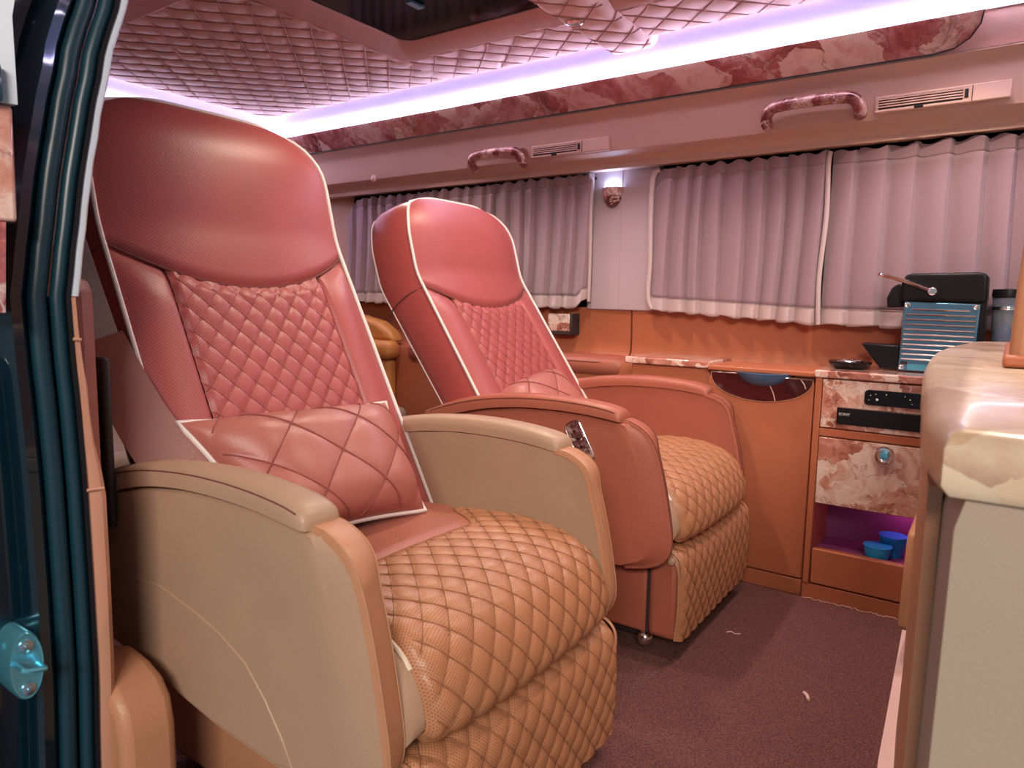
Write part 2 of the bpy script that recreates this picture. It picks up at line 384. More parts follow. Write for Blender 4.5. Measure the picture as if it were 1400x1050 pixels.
# LED strips
def led(name, pts, label):
    o = tube(name, pts, .0055, M_led, None, 8); return tag(o, label, 'light strip', 'ceiling light strips')
led('light_strip', [(-2.345, 1.737, 1.279), (1.0, 1.737, 1.279)], 'long white light strip along top edge of side marble strip')
led('light_strip', [(-2.357, 1.03, 1.279), (-2.357, 1.725, 1.279)], 'white light strip running across the rear end of the ceiling')
led('light_strip', [(-2.28, 1.694, 1.352), (1.0, 1.694, 1.352)], 'white light strip hidden along far edge of quilted ceiling')
led('light_strip', [(-2.312, 1.03, 1.352), (-2.312, 1.69, 1.352)], 'white light strip hidden along rear edge of quilted ceiling')
led('light_strip', [(.47, .95, 1.352), (.47, 1.66, 1.352)], 'added unseen white light strip across the front end of the quilted ceiling')  # out of view, added to light the headrests from the front
# roof rail trim
rail = [(1.84, 1.225), (1.803, 1.211), (1.822, 1.196), (1.834, 1.175), (1.842, 1.145), (1.848, 1.120), (1.853, 1.106), (1.872, 1.101), (1.890, 1.096), (1.902, 1.080), (1.898, 1.066), (1.93, 1.066), (1.985, 1.10), (1.985, 1.27)]
rings = [[(x, y, z) for y, z in rail] for x in (-2.75, -2.0, -1.0, -.2, 1.0)]
wf = loft('wall_far', rings, M_trim); tag(wf, 'beige roof rail and padded orange side wall opposite the door', 'wall', kind='structure')
# rear rounding of rail above left curtain
def railcorner(a, b):
    ang = a*PI/2; R = .10+.09*b
    return (-2.06-R*math.sin(ang), 1.905-.02*b, .985+R*math.cos(ang)-.005)
# lower orange wall panel, padded, with ledge
low = [(1.945, .662), (1.948, .640), (1.950, .60), (1.952, .56), (1.950, .53), (1.940, .517), (1.90, .512), (1.86, .505), (1.855, .48), (1.855, 0), (1.985, 0), (1.985, .662)]
for x0, x1 in ((-2.75, -.937), (-.931, 1.0)):
    loft('leather_wall_panel', [[(x, y, z) for y, z in low] for x in (x0, x0+.004, x1-.004, x1)], M_orange, wf)
# pillar between windows
pp = [(-1.085, 1.94), (-.975, 1.936), (-.86, 1.938), (-.86, 1.985), (-1.085, 1.985)]
prism('window_pillar', [(a, b) for a, b in pp], .655, 1.09, 'z', M_pillar, wf, .004)
box('pillar_seam', -.9755, -.9735, 1.9345, 1.938, .66, 1.08, M_pillar, wf)
# rear corner of the side wall (dark D pillar)
prism('rear_pillar', [(-2.75, 1.985), (-2.75, 1.80), (-2.45, 1.90), (-2.20, 1.95), (-2.15, 1.985)], .655, 1.09, 'z', M_trim, wf, .01)
# windows
for i, (x0, x1, lb) in enumerate(((-2.16, -1.085, 'dark tinted side window behind the rear curtain'), (-.86, .6, 'dark tinted side window behind the pair of curtains'))):
    wn = thing('window_%d' % (i+1), lb, 'window', ((x0+x1)/2, 1.97, .655), kind='structure')
    box('pane', x0, x1, 1.968, 1.976, .655, 1.10, M_glass, wn)
    box('frame_bar', x0, x1, 1.952, 1.968, 1.072, 1.10, M_black, wn, .003); box('frame_bar', x0, x1, 1.952, 1.968, .655, .67, M_black, wn, .003)
# sunroof
sr = thing('window_3', 'dark glass sunroof framed by a pale pink surround', 'sunroof', (-1.1, 1.2, 1.33), kind='structure')
box('glass', -1.40, -.66, .74, 1.46, 1.3405, 1.347, M_glass, sr)
def ringframe():
    o = [(-1.428, .80), (-1.428, 1.495), (-.80, 1.495), (-.80, .80)]
    def rc(x0, x1, y0, y1, r):
        pts = []
        for cx_, cy_, a0 in ((x0+r, y1-r, PI/2), (x0+r, y0+r, PI), (x1-r, y0+r, 1.5*PI), (x1-r, y1-r, 0)):
            for k in range(7):
                a = a0+PI/2*k/6; pts.append((cx_+r*math.cos(a), cy_+r*math.sin(a)))
        return pts
    A = rc(-1.428, -.60, .70, 1.496, .02); B = rc(-1.405, -.62, .72, 1.472, .02); C = rc(-1.345, -.70, .78, 1.408, .035); D = rc(-1.345, -.70, .78, 1.408, .035)
    return [[(x, y, 1.326) for x, y in A], [(x, y, 1.322) for x, y in B], [(x, y, 1.338) for x, y in C], [(x, y, 1.341) for x, y in D]]
loft('surround', ringframe(), M_head, sr, cap=False)
box('hinge', -1.165, -1.145, 1.215, 1.26, 1.333, 1.339, M_teal, sr, .002)
# rear wall
rw = tag(box('wall_rear', -2.78, -2.74, .40, 1.98, 0, 1.40, M_trim), 'beige rear end wall behind the back bench', 'wall', kind='structure')
box('rear_window', -2.745, -2.735, .60, 1.75, .68, 1.12, M_glass, rw)
# ---------------------------------------------------------------- near side: door jamb of blue body
wn_ = thing('wall_near', 'blue metallic door jamb with rubber seals at the open sliding door', 'wall', (-.8, .3, 0), kind='structure')
YB = [(-.05, .338), (.0, .338), (.15, .3385), (.27, .342), (.35, .342), (.48, .341), (.55, .339), (.62, .336), (.676, .335), (.715, .341), (.755, .347), (.80, .354), (.85, .364), (.92, .379), (.99, .400), (1.08, .432), (1.18, .478), (1.30, .55)]
def yb(z):
    for (a, b), (c, d) in zip(YB, YB[1:]):
        if a <= z <= c: return b+(d-b)*ease((z-a)/(c-a))*.5+(d-b)*(z-a)/(c-a)*.5
    return YB[-1][1] if z > 0 else YB[0][1]
ZS = [i*.025-.05 for i in range(54)]
def vstrip(name, prof, mat, parent, zs=ZS):
    rings = [[(-.80+dx, yb(z)+dy, z) for dx, dy in prof] for z in zs]
    return loft(name, rings, mat, parent)
def circ(cx_, cy_, r, n=10, sx=1): return [(cx_+r*sx*math.cos(2*PI*k/n), cy_+r*math.sin(2*PI*k/n)) for k in range(n)]
vstrip('painted_jamb', [(-.035, -.002), (-.018, -.026), (-.012, -.034), (-.004, -.040), (-.002, -.050), (-.010, -.058), (-.022, -.066), (-.024, -.088), (-.020, -.094), (-.012, -.098), (-.008, -.108), (-.014, -.118), (-.03, -.13), (-.06, -.136), (-.30, -.139), (-.30, -.002)], M_paint, wn_)
vstrip('rubber_seal', circ(-.006, -.0065, .0075), M_rub, wn_)
vstrip('rubber_seal', circ(-.012, -.024, .0095), M_rub, wn_)
vstrip('seal_lip', [(-.002, -.001), (.006, -.003), (.007, .001), (-.002, .004)], M_black, wn_)
# body side behind the jamb
box('outer_body', -2.75, -1.05, .20, .30, -.05, .70, M_paint, wn_, .02)
box('inner_side_panel', -2.75, -.87, .345, .40, 0, .70, M_brown, wn_, .02)
prism('upper_body', [(.345, .69), (.40, .69), (.62, 1.36), (.55, 1.36)], -2.75, -1.16, 'x', M_terra, wn_, .01)
for z in (.475, .490, .505, .520, .535, .55):
    box('vent_louvre', -1.09, -.93, .405, .422, z, z+.006, M_black, wn_, .001)
box('vent_backing', -1.09, -.92, .422, .432, .38, .60, M_dark, wn_, .004)
# trims on the jamb
zu = [.676+.0235*i for i in range(28)]
t4 = thing('trim_4', 'pale grey plastic trim along upper door opening', 'trim', (-.80, .34, .676), kind='structure')
rings = [[(-.80+dx, yb(z)+dy, z) for dx, dy in ((.004, .0), (.006, .003), (.006, .008), (.002, .0108), (-.03, .012), (-.03, .0))] for z in zu]
loft('pillar_cover', rings, M_grey, t4)
t5 = thing('trim_5', 'tan leather trim along lower door opening', 'trim', (-.80, .35, 0), kind='structure')
zl = [-.05+.03*i for i in range(25)]
def tw(z):   # width of lower trim
    for (a, b), (c, d) in zip(((-.06, .02), (.25, .021), (.40, .022), (.46, .0225), (.50, .018), (.53, .0125), (.58, .0125), (.65, .0085), (.70, .0085)), ((.25, .021), (.40, .022), (.46, .0225), (.50, .018), (.53, .0125), (.58, .0125), (.65, .0085), (.70, .0085))):
        if a <= z <= c: return b+(d-b)*(z-a)/(c-a)
    return .02
M_jtrim = leather('pinkish_tan_leather', (.50, .25, .165), .5)
zl = [z for z in zl if z < .675]+[.675]
loft('pillar_cover', [[(-.80+dx, yb(z)+t*tw(z), z) for dx, t in ((.003, 0), (.006, .2), (.006, .7), (.0, 1), (-.05, 1.1), (-.05, 0))] for z in zl], M_jtrim, t5)
for z in (.632, .470): tube('stitched_fold', [(-.793, yb(z), z), (-.793, yb(z)+tw(z)*.8, z-.001)], .0018, M_jtrim, t5, 6)
# rounded box at foot of trim
pf = [(-.80, -.05), (-.80, .262), (-.79, .266), (-.78, .262), (-.765, .252), (-.755, .235), (-.752, .20), (-.750, -.05)]
rings = []
for (yy, sc_) in ((.345, .97), (.36, 1.0), (.40, 1.0), (.412, .985), (.418, .96)):
    rings.append([(-.80+(x+.80)*(1 if x > -.79 else 1)-(.0 if sc_ == 1 else (1-sc_)*.2), yy, z if z < 0 else z-(1-sc_)*.3) for x, z in pf]+[(-.95, yy, -.05 if False else .20), (-.95, yy, -.05)][::1])
# (outline of the sill box in the x-z plane, swept through y)
sill = [(-.90, -.05), (-.90, .235), (-.86, .248), (-.82, .243), (-.79, .232), (-.772, .212), (-.764, .18), (-.762, -.05)]
prism('sill_box', sill, .352, .415, 'y', M_tan, t5, .012, 3)
box('sill_step', -.90, .8, .30, .44, -.06, -.004, M_dark, t5, .004)
# striker
sk = thing('door_striker', 'shiny blue zinc steel lock striker on the door jamb', 'striker', (-.80, .273, .305))
v = []; nS = 28
def oval(hy, hz, x, c=(.273, .303)): return [(x, c[0]+hy*math.cos(2*PI*k/nS), c[1]+hz*math.sin(2*PI*k/nS)) for k in range(nS)]
loft('plate', [oval(.0165, .0365, -.835), oval(.0165, .0365, -.789), oval(.0150, .0345, -.786), oval(.0130, .031, -.7865)], M_zinc, sk)
for zz in (.3245, .279):
    lathe('bolt', [(.0001, -.7805), (.0025, -.781), (.003, -.7835), (.0065, -.7845), (.0072, -.7865)][::-1], (0, .273, zz), M_steel, sk, 16, 'x')
tube('latch_loop', spline([(-.787, .263, .309), (-.772, .263, .309), (-.768, .2655, .307), (-.768, .2805, .303), (-.772, .283, .302), (-.787, .283, .302)]), .0026, M_zinc, sk, 8)
# sliding door pushed back: seen at the extreme left
d1 = thing('door_1', 'open sliding door edge with rose marble trim and teal handle', 'door', (-.9, .2, 0), kind='structure')
box('door_skin', -1.9, -.772, .10, .17, -.05, .60, M_paint, d1, .02)
loft('marble_inlay', [[(-1.3, .2, .745), (-.776, .265, .745), (-.772, .284, .745), (-.790, .29, .745), (-1.3, .24, .745)], [(-1.3, .2, .850), (-.776, .266, .850), (-.772, .286, .850), (-.790, .292, .850), (-1.3, .24, .850)]], M_marbled, d1, bevel=.003)
loft('window_trim', [[(-1.3, .21, .852), (-.776, .272, .852), (-.770, .290, .852), (-1.3, .25, .852)], [(-1.3, .22, .93), (-.776, .280, .93), (-.770, .290, .93), (-1.3, .25, .93)], [(-1.3, .25, 1.02), (-.776, .300, 1.02), (-.770, .307, 1.02), (-1.3, .27, 1.02)]], M_grey, d1)
box('door_handle', -.79, -.762, .262, .277, .850, .885, M_teal, d1, .004)
loft('lower_lining', [[(-1.3, .19, .66), (-.776, .255, .66), (-.772, .270, .66), (-1.3, .24, .66)], [(-1.3, .2, .744), (-.776, .262, .744), (-.772, .275, .744), (-1.3, .24, .744)]], M_marble, d1)

# ================================================================== SEATS
ARM = [(-.31, .30), (-.27, .212), (-.16, .197), (-.098, .185), (-.025, .174), (.09, .169), (.16, .175), (.205, .186), (.234, .203), (.246, .235), (.2365, .298), (.2225, .36), (.207, .406), (.187, .431), (.160, .4445), (.138, .448), (.059, .455), (-.007, .456), (-.08, .453), (-.162, .442), (-.24, .424), (-.30, .40)]
INS = {7: .016, 8: .022, 9: .030, 10: .034, 11: .034, 12: .032, 13: .024, 14: .008}
CAPB = [(-.325, .408), (-.24, .424), (-.162, .442), (-.08, .453), (-.007, .456), (.059, .455), (.110, .451), (.138, .4475), (.1445, .447)]
CAPT = [(-.325, .424), (-.24, .4545), (-.162, .471), (-.08, .480), (-.007, .483), (.059, .481), (.112, .4755), (.138, .468), (.1455, .456)]
def make_seat(label, alpha, head, Lb, group, bdx=0, panel=False, L2=.148):
    t = thing('captain_seat', label, 'seat', (0, 0, 0), group, local=True)
    # plinth and base
    box('plinth', -.22, .16, -.16, .16, 0, .034, M_dark, t, .004)
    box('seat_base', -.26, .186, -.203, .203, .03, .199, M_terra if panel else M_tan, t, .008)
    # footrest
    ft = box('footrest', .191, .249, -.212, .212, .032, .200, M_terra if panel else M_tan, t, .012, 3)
    path = spline([(.256, .036, 0), (.260, .09, 0), (.260, .14, 0), (.259, .166, 0), (.253, .189, 0), (.239, .2025, 0), (.219, .206, 0), (.200, .200, 0)], 8)
    S = [0]
    for a, b in zip(path, path[1:]): S.append(S[-1]+(b-a).length)
    def onpath(path, S, s):
        s = max(0, min(S[-1], s))
        for i in range(len(S)-1):
            if s <= S[i+1]+1e-9:
                q = (s-S[i])/(S[i+1]-S[i]+1e-12); p = path[i].lerp(path[i+1], q)
                a = path[max(i-1, 0)]; b = path[min(i+2, len(path)-1)]
                d = (b-a).normalized(); return p, d
        return path[-1], (path[-1]-path[-2]).normalized()
    def ffn(a, b):
        y = -.214+.428*b; p, d = onpath(path, S, a*S[-1]); nx, nz = d.y, -d.x
        e = min(b, 1-b)*.428; o = puff(y, a*S[-1], .0385, .045, .0062)*ease(e/.012)
        if e < .018: o -= .010*(1-math.sqrt(max(0, 1-(1-e/.018)**2)))
        return (p.x+nx*o, y, p.y+nz*o)
    grid('quilted_front', 84, 132, ffn, M_tanp, t, lambda a, b: (b*.428, a*S[-1]))
    stitch_lines('quilt_stitching', lambda u, v: ffn(v/S[-1], (u+.214)/.428), -.205, .205, .002, S[-1]-.002, .0385, .045, .0008, M_thread, ft)
    for s in (-1, 1):
        tube('footrest_piping', spline([(.256, s*.213, .17), (.253, s*.2135, .192), (.239, s*.2135, .2055), (.215, s*.213, .209)]), .0022, M_tan, t, 6)
    lathe('footrest_button', [(.0001, -.222), (.006, -.2205), (.0075, -.217), (.0075, -.20)], (.237, 0, .190), M_beige_daylit, t, 14, 'y')
    for s in (-1, 1):
        c = (.180, s*.190, .016)
        lathe('chrome_caster', [(.0001, -.016)]+[(.016*math.cos(a), .016*math.sin(a)) for a in [(-PI/2+PI*k/10) for k in range(1, 10)]]+[(.0001, .016)], c, M_chrome, t, 16)
        box('footrest_gap', .1855, .1915, s*.2015-.002, s*.2015+.002, .034, .21, M_dark, t)
    # cushion
    cp = spline([(-.20, .318, 0), (-.12, .326, 0), (-.04, .333, 0), (.03, .339, 0), (.09, .343, 0), (.145, .341, 0), (.19, .332, 0), (.225, .314, 0), (.247, .284, 0), (.257, .254, 0), (.255, .234, 0), (.238, .221, 0)], 8)
    CS = [0]
    for a, b in zip(cp, cp[1:]): CS.append(CS[-1]+(b-a).length)
    HW = .193; Q0 = .265; QS = lambda ty: Q0-.10*ease((ty-.50)/.48)
    def cfn(q0, q1, quilt):
        def fn(a, b):
            y = -HW+2*HW*b; ty = abs(y)/HW
            sq = QS(ty)
            s0 = q0 if q0 == 0 else sq; s1 = q1 if q1 > .9 else sq
            if q1 > .9: s1 = CS[-1]
            s = s0+(s1-s0)*a; p, d = onpath(cp, CS, s); nx, nz = -d.y, d.x
            o = puff(y, s, .0385, .045, .0062) if quilt else .004
            if quilt: o *= (ease((s-s0)/.02)*.9+.1)*ease((1-ty)*HW/.008)
            if not quilt: o = .005*ease((s1-s)/.015)
            o += .006*(1-ty**2)
            e = (1-ty)*HW
            if e < .022: o -= .007*(1-math.sqrt(max(0, 1-(1-e/.022)**2)))
            fx = ease((p.x-.05)/.2); x = p.x-.008*fx*ty**6
            return (x+nx*o, y, p.y+nz*o)
        return fn
    qc = grid('quilted_cushion', 124, 138, cfn(.5, 1, True), M_tanp, t, lambda a, b: (b*.444, .2+a*.4))
    QF = cfn(.5, 1, True); SQ = lambda u: QS(abs(u)/HW)
    stitch_lines('quilt_stitching', lambda u, v: QF((v-SQ(u))/(CS[-1]-SQ(u)), (u+HW)/(2*HW)), -HW+.008, HW-.008, Q0-.10, CS[-1]-.002, .0385, .045, .0008, M_thread, qc, hint=(.6, 0, 1), clip=lambda u, v: v > SQ(u)+.004)
    tube('quilt_edge_seam', [QF(.004, k/40) for k in range(41)], .0013, M_thread, qc, 5)
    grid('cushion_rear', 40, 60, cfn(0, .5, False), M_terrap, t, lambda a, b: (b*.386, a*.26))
    for s in (-1, 1):
        def edge(sv, drop):
            p, d = onpath(cp, CS, sv); fx = ease((p.x-.05)/.2); nx, nz = -d.y, d.x; o = -.007
            return Vector((p.x-.008*fx+nx*o, s*HW, p.y+nz*o))
        svs = [CS[-1]*k/40 for k in range(41)]
        rings = []
        for k, sv in enumerate(svs):
            e = edge(sv, 0); fx = ease((e.x-.05)/.2); lo = max(.218, e.z-.05)
            rings.append([e, e+Vector((-.001*fx, s*.014, -.003)), e+Vector((-.006*fx, s*.026, -.012)), Vector((min(e.x-.007*fx, .240), s*(HW+.027), lo)), Vector((min(e.x-.009*fx, .228), s*(HW+.025), .204))])
        loft('cushion_side', rings, M_beige_daylit, t, closed=False)
        tube('cushion_piping', [edge(sv, 0)+Vector((0, s*.001, .001)) for sv in svs[8:34]], .0027, M_pipec if not panel else M_pipec, t, 6)
    # ---------------- backrest
    bp = [Vector((-.10+bdx, .30, 0))]
    d = Vector((-math.sin(alpha), math.cos(alpha), 0)); p = bp[0].copy()
    for k in range(20): p = p+d*(Lb/20); bp.append(p.copy())
    ang = alpha
    for k in range(12):
        ang = alpha+(head-alpha)*ease((k+1)/5); d = Vector((-math.sin(ang), math.cos(ang), 0)); p = p+d*(L2/12); bp.append(p.copy())
    for k in range(10):
        ang = head+(math.radians(44)-head)*(k+1)/10; d = Vector((-math.sin(ang), math.cos(ang), 0)); p = p+d*.0090; bp.append(p.copy())
    BS = [0]
    for a, b in zip(bp, bp[1:]): BS.append(BS[-1]+(b-a).length)
    ST = BS[-1]; W = .209; RC = .118; RX = .088
    def wid(s):
        dd = ST-s; base = W+.006*(1-s/ST)
        return base if dd > RC else base-RX+RX*math.sqrt(max(0, 1-((RC-dd)/RC)**2))
    def seam(tt): return Lb-.008-.068*(1-min(1, abs(tt))**2.2)
    def pos(s, tt, o):
        p, d = onpath(bp, BS, s); n_ = Vector((d.y, -d.x, 0)); ww = wid(s)
        oo = o-.009*abs(tt)**6
        q = p+n_*oo; return Vector((q.x, tt*ww, q.y))
    TI = .655
    def headfn(a, b):
        tt = -1+2*b; s0 = seam(tt); s = s0+(ST-s0)*a
        o = .003+.015*math.sin(PI*min(1, .04+.96*a))**.55*(1-.85*abs(tt)**3)
        if a < .04: o -= .008*(1-a/.04)
        return pos(s, tt, o)
    grid('headrest', 44, 56, headfn, M_pinklitp, t, lambda a, b: (b*.418, a*.26))
    def lowfn(t0, t1, quilt):
        def fn(a, b):
            tt = t0+(t1-t0)*b; s1 = seam(tt); s = s1*a
            if quilt:
                o = .003+puff(tt*W, s, .0365, .043, .0058)
                e = min(b, 1-b)
                if e < .03: o -= .006*(1-e/.03)
            else:
                o = .003+.008*math.sin(PI*(.12+.86*b if t0 > 0 else .02+.86*(b)))**.8*ease((s1-s)/.07)
                e = b if t0 > 0 else 1-b
                if e < .08: o -= .009*(1-e/.08)
            d1 = (s1-s)
            if d1 < .02: o -= .006*(1-d1/.02)
            return pos(s, tt, o)
        return fn
    LF = lowfn(-TI, TI, True)
    qi = grid('quilted_insert', 132, 90, LF, M_pinklitp, t, lambda a, b: (b*.272, a*.48))
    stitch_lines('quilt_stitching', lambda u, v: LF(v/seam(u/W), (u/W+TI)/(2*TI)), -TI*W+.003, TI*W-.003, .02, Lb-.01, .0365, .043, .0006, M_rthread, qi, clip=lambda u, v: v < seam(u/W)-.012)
    grid('back_bolster', 60, 14, lowfn(-1, -TI, False), M_pinklitp, t, lambda a, b: (b*.07, a*.48))
    grid('back_bolster', 60, 14, lowfn(TI, 1, False), M_pinklitp, t, lambda a, b: (b*.07, a*.48))
    tube('headrest_seam', [pos(seam(tt)+.001, tt, .0005) for tt in [-1+2*k/40 for k in range(41)]], .0016, M_seam, t, 6)
    for s_ in (-1, 1): tube('insert_seam', [pos(seam(TI)*k/30, s_*TI, -.001) for k in range(31)], .0012, M_seam, t, 6)
    ns = 46
    out = [pos(ST*k/ns, -1, 0) for k in range(ns+1)]+[pos(ST, -1+2*k/16, 0) for k in range(1, 16)]+[pos(ST*k/ns, 1, 0) for k in range(ns, -1, -1)]
    bvec = Vector((-.95, 0, -.31)); cen = Vector((0, 0, 0))
    def ring(depth, grow):
        r = []
        for i, q in enumerate(out):
            k = min(i, len(out)-1-i)/ns; s_ = math.copysign(1, q.y)
            g = Vector((0, s_*grow, 0)) if k <= 1 else Vector((0, 0, 0))
            if k > .85: g += Vector((0, 0, grow*min(1, (k-.85)/.15)))
            dep = depth*(.75+.25*min(1, k*1.2))
            r.append(q+bvec*dep+g)
        return r
    rings = [ring(0, 0), ring(.012, .004), ring(.045, .007), ring(.09, .006), ring(.118, .0), ring(.132, -.02), ring(.136, -.05)]
    bs = loft('back_shell', rings, M_pinklit, t)
    tube('back_piping', [q+Vector((.005, math.copysign(.003, q.y) if abs(q.y) > .12 else 0, .002)) for q in out], .0034, M_pipe, t, 8)
    tube('rear_piping', [q for q in ring(.121, -.002)], .0026, M_pipe, t, 6)
    ih = int(ns*(Lb-.008)/ST)
    for s_, idx in ((-1, ih), (1, len(out)-1-ih)):
        A = ring(.0, .0)[idx]; B = ring(.045, .0085)[idx]-Vector((0, 0, .006)); C = ring(.09, .0075)[idx]-Vector((0, 0, .022)); D = ring(.119, .0012)[idx]-Vector((0, 0, .045))
        tube('shell_seam', spline([A, B, C, D]), .0016, M_seam, bs, 6)
        rr = ring(.10, .0052)
        if s_ < 0: tube('shell_seam', [rr[k] for k in range(2, ih-2)], .0013, M_seam, bs, 6)
    # ---------------- arms
    for s in (-1, 1):
        mat_out = M_terra if panel else M_beige_daylit  # one arm leather on both seats; the beige copy holds door daylight
        yo, ye, yi = s*.262, s*.253, s*.218
        outer = []
        cx0, cz0 = .0, .32
        for i, (x, z) in enumerate(ARM):
            ins = INS.get(i, .006)
            dx, dz = cx0-x, cz0-z; l = math.hypot(dx, dz)
            if i in INS and i > 8: outer.append((x-ins, z-ins*.12))
            else: outer.append((x+dx/l*ins, z+dz/l*ins))
        sm = lambda L_: L_
        def fx_(x, z): return ease((x-.06)/.12)*ease((.445-z)/.06)
        so, si = (0, .013) if s < 0 else (.016, .010)
        R0 = [(x-so*fx_(x, z), yo, z) for x, z in outer]; R1 = [(x-so*fx_(x, z), ye, z) for x, z in ARM]; R2 = [(x-si*fx_(x, z), yi, z) for x, z in ARM]
        arm = loft('arm', [R0, R1, R2], mat_out if s < 0 or panel else M_beige_daylit, t, ang=25)
        # proud lower side panel
        lp = [(-.262, .222), (-.16, .205), (-.098, .193), (-.025, .182), (.09, .177), (.118, .183), (.10, .212), (.072, .246), (.038, .277), (-.01, .297), (-.06, .309), (-.138, .322), (-.27, .31)]
        prism('arm_lower_panel', lp, s*.2585, s*.2632, 'y', mat_out, arm, .0014)
        # front band, stitched
        fp = spline([(x, z, 0) for x, z in ARM[6:16]], 5); rings = []
        for k, q in enumerate(fp):
            a = fp[max(k-1, 0)]; b = fp[min(k+1, len(fp)-1)]; d = (b-a).normalized(); n_ = Vector((d.y, -d.x, 0))
            o1 = q+n_*.0045; o0 = q-n_*.003
            a1 = so*fx_(q.x, q.y); a2 = si*fx_(q.x, q.y)
            rings.append([(o0.x-a1, s*.2545, o0.y), (o1.x-n_.x*.0015-a1, s*.2535, o1.y-n_.y*.0015), (o1.x-a1, s*.250, o1.y), (o1.x-a2, s*.220, o1.y), (o1.x-n_.x*.0015-a2, s*.2165, o1.y-n_.y*.0015), (o0.x-a2, s*.2155, o0.y)])
        loft('arm_front_band', rings, M_terra if panel else M_tan, arm)
        for yy in (.2515, .2185):
            pts = []
            for k, q in enumerate(fp):
                a = fp[max(k-1, 0)]; b = fp[min(k+1, len(fp)-1)]; d = (b-a).normalized(); n_ = Vector((d.y, -d.x, 0)); q2 = q+n_*.0042; pts.append((q2.x+.0006-(so if yy > .23 else si)*fx_(q.x, q.y), s*yy, q2.y))
            tube('band_stitching', pts, .0009, M_stitch if not panel else M_seam, arm, 5)
        # padded cap
        cb = spline([(x, z, 0) for x, z in CAPB], 4); ct = spline([(x, z, 0) for x, z in CAPT], 4); rings = []
        for k, (q, r) in enumerate(zip(cb, ct)):
            N = len(cb); e = 1
            if k > N-9: e = math.sqrt(max(.04, 1-((k-(N-9))/9.0)**2*.55))
            h = r.y-q.y; hw = .0265*e; yc = s*.240; ring_ = []
            for (uy, uz) in ((-1, .06), (-1, .45), (-.93, .72), (-.78, .90), (-.5, .985), (0, 1.0), (.5, .985), (.78, .90), (.93, .72), (1, .45), (1, .06), (.8, 0), (-.8, 0)):
                ring_.append((q.x+(r.x-q.x)*uz, yc+uy*hw, q.y+h*uz))
            rings.append(ring_)
        cap = loft('arm_cap', rings, (M_terra if panel else M_beige_daylit), arm, ang=50)
        tube('cap_seam', [(q.x+(r.x-q.x)*.72, s*.240+s*.0252, q.y+(r.y-q.y)*.74) for q, r in list(zip(cb, ct))[1:-5]], .0009, M_seam, arm, 5)
    if panel:
        # marble control panel let into the outer face of the aisle side arm
        pts = []; a = (.034, .452-.022); ux = Vector((.030, 0, -.052)).normalized(); uz = Vector((.052, 0, .030)).normalized()
        c = Vector((.063, 0, .402))
        def rr(hl, hw_, r):
            o = []
            for sx_, sz_, a0 in ((1, 1, 0), (-1, 1, PI/2), (-1, -1, PI), (1, -1, 1.5*PI)):
                for k in range(6):
                    an = a0+PI/2*k/5; o.append(((hl-r)*sx_+r*math.cos(an), (hw_-r)*sz_+r*math.sin(an)))
            return o
        def place(o, y): return [tuple(c+ux*p_[0]+uz*p_[1]+Vector((0, y, 0))) for p_ in o]
        cpn = loft('control_panel', [place(rr(.041, .0165, .010), -.259), place(rr(.041, .0165, .010), -.2655), place(rr(.0385, .014, .009), -.267)], M_pmarble, t)
        tube('chrome_rim', place(rr(.0415, .017, .010), -.2655), .0009, M_chrome, cpn, 6, closed=True)
        for k in range(3): lathe('control_button', [(.0028, -.2665), (.0028, -.2678), (.0001, -.268)], (c.x+ux.x*(-.022+.016*k), 0, c.z+ux.z*(-.022+.016*k)), M_black, cpn, 10, 'y')
    return t
g = 'pair of captain seats'
seat1 = make_seat('large quilted captain seat nearest the door with arms tinted beige by door daylight', math.radians(27.5), math.radians(14), .518, g)
seat1.location = (-.70, .70, 0)
seat2 = make_seat('farther captain seat with pink-lit back and marble control panel, leaning back more', math.radians(34.3), math.radians(15), .496, g, panel=True, L2=.128)
seat2.location = (-.72, 1.418, .013); seat2.rotation_euler = (0, 0, .019)

# ------------------------------------------------------------------ pillows
def pillow(label, TL, TR, BR, BL, crumple=True):
    TL, TR, BR, BL = map(Vector, (TL, TR, BR, BL))
    cen = (TL+TR+BR+BL)/4
    t = thing('throw_pillow', label, 'pillow', (cen.x, cen.y, min(BR.z, BL.z)), 'lumbar pillows on the captain seats')
    nrm = (TR-TL).cross(BL-TL).normalized()
    if nrm.x < 0: nrm = -nrm
    Wd = ((TR-TL).length+(BR-BL).length)/2; Hd = ((TL-BL).length+(TR-BR).length)/2
    def base(u, v):
        p = TL.lerp(TR, u).lerp(BL.lerp(BR, u), v)
        a, b = 2*u-1, 2*v-1
        pin = (cen-p); return p+pin*(.10*((1-a*a)*b**4+(1-b*b)*a**4))
    def side(sg, quilt):
        def fn(u, v):
            a, b = 2*u-1, 2*v-1
            th = .062*(max(0, (1-abs(a)**3.6)*(1-abs(b)**3.6)))**.6
            if quilt: th += (puff((u-.5)*Wd, (v-.5)*Hd, .108, .108, .007, .30)-.004)*min(1, th/.02)
            if crumple: th *= 1-.12*math.exp(-((u-.06)/.10)**2-((v-.40)/.22)**2)
            return base(u, v)+nrm*th*sg
        return fn
    PF = side(1, True); qf = grid('quilted_front', 90, 64, PF, M_pillow, t)
    stitch_lines('quilt_stitching', lambda u, v: PF(u/Wd+.5, v/Hd+.5), -Wd*.47, Wd*.47, -Hd*.47, Hd*.47, .108, .108, .0011, M_rthread, qf, .008, hint=nrm, lift=.0034); grid('back', 24, 18, side(-.55, False), M_pillow, t)
    ed = [base(k/24, 0) for k in range(24)]+[base(1, k/16) for k in range(16)]+[base(1-k/24, 1) for k in range(24)]+[base(0, 1-k/16) for k in range(16)]
    tube('piping', ed, .0038, M_pipe, t, 7, closed=True)
    return t
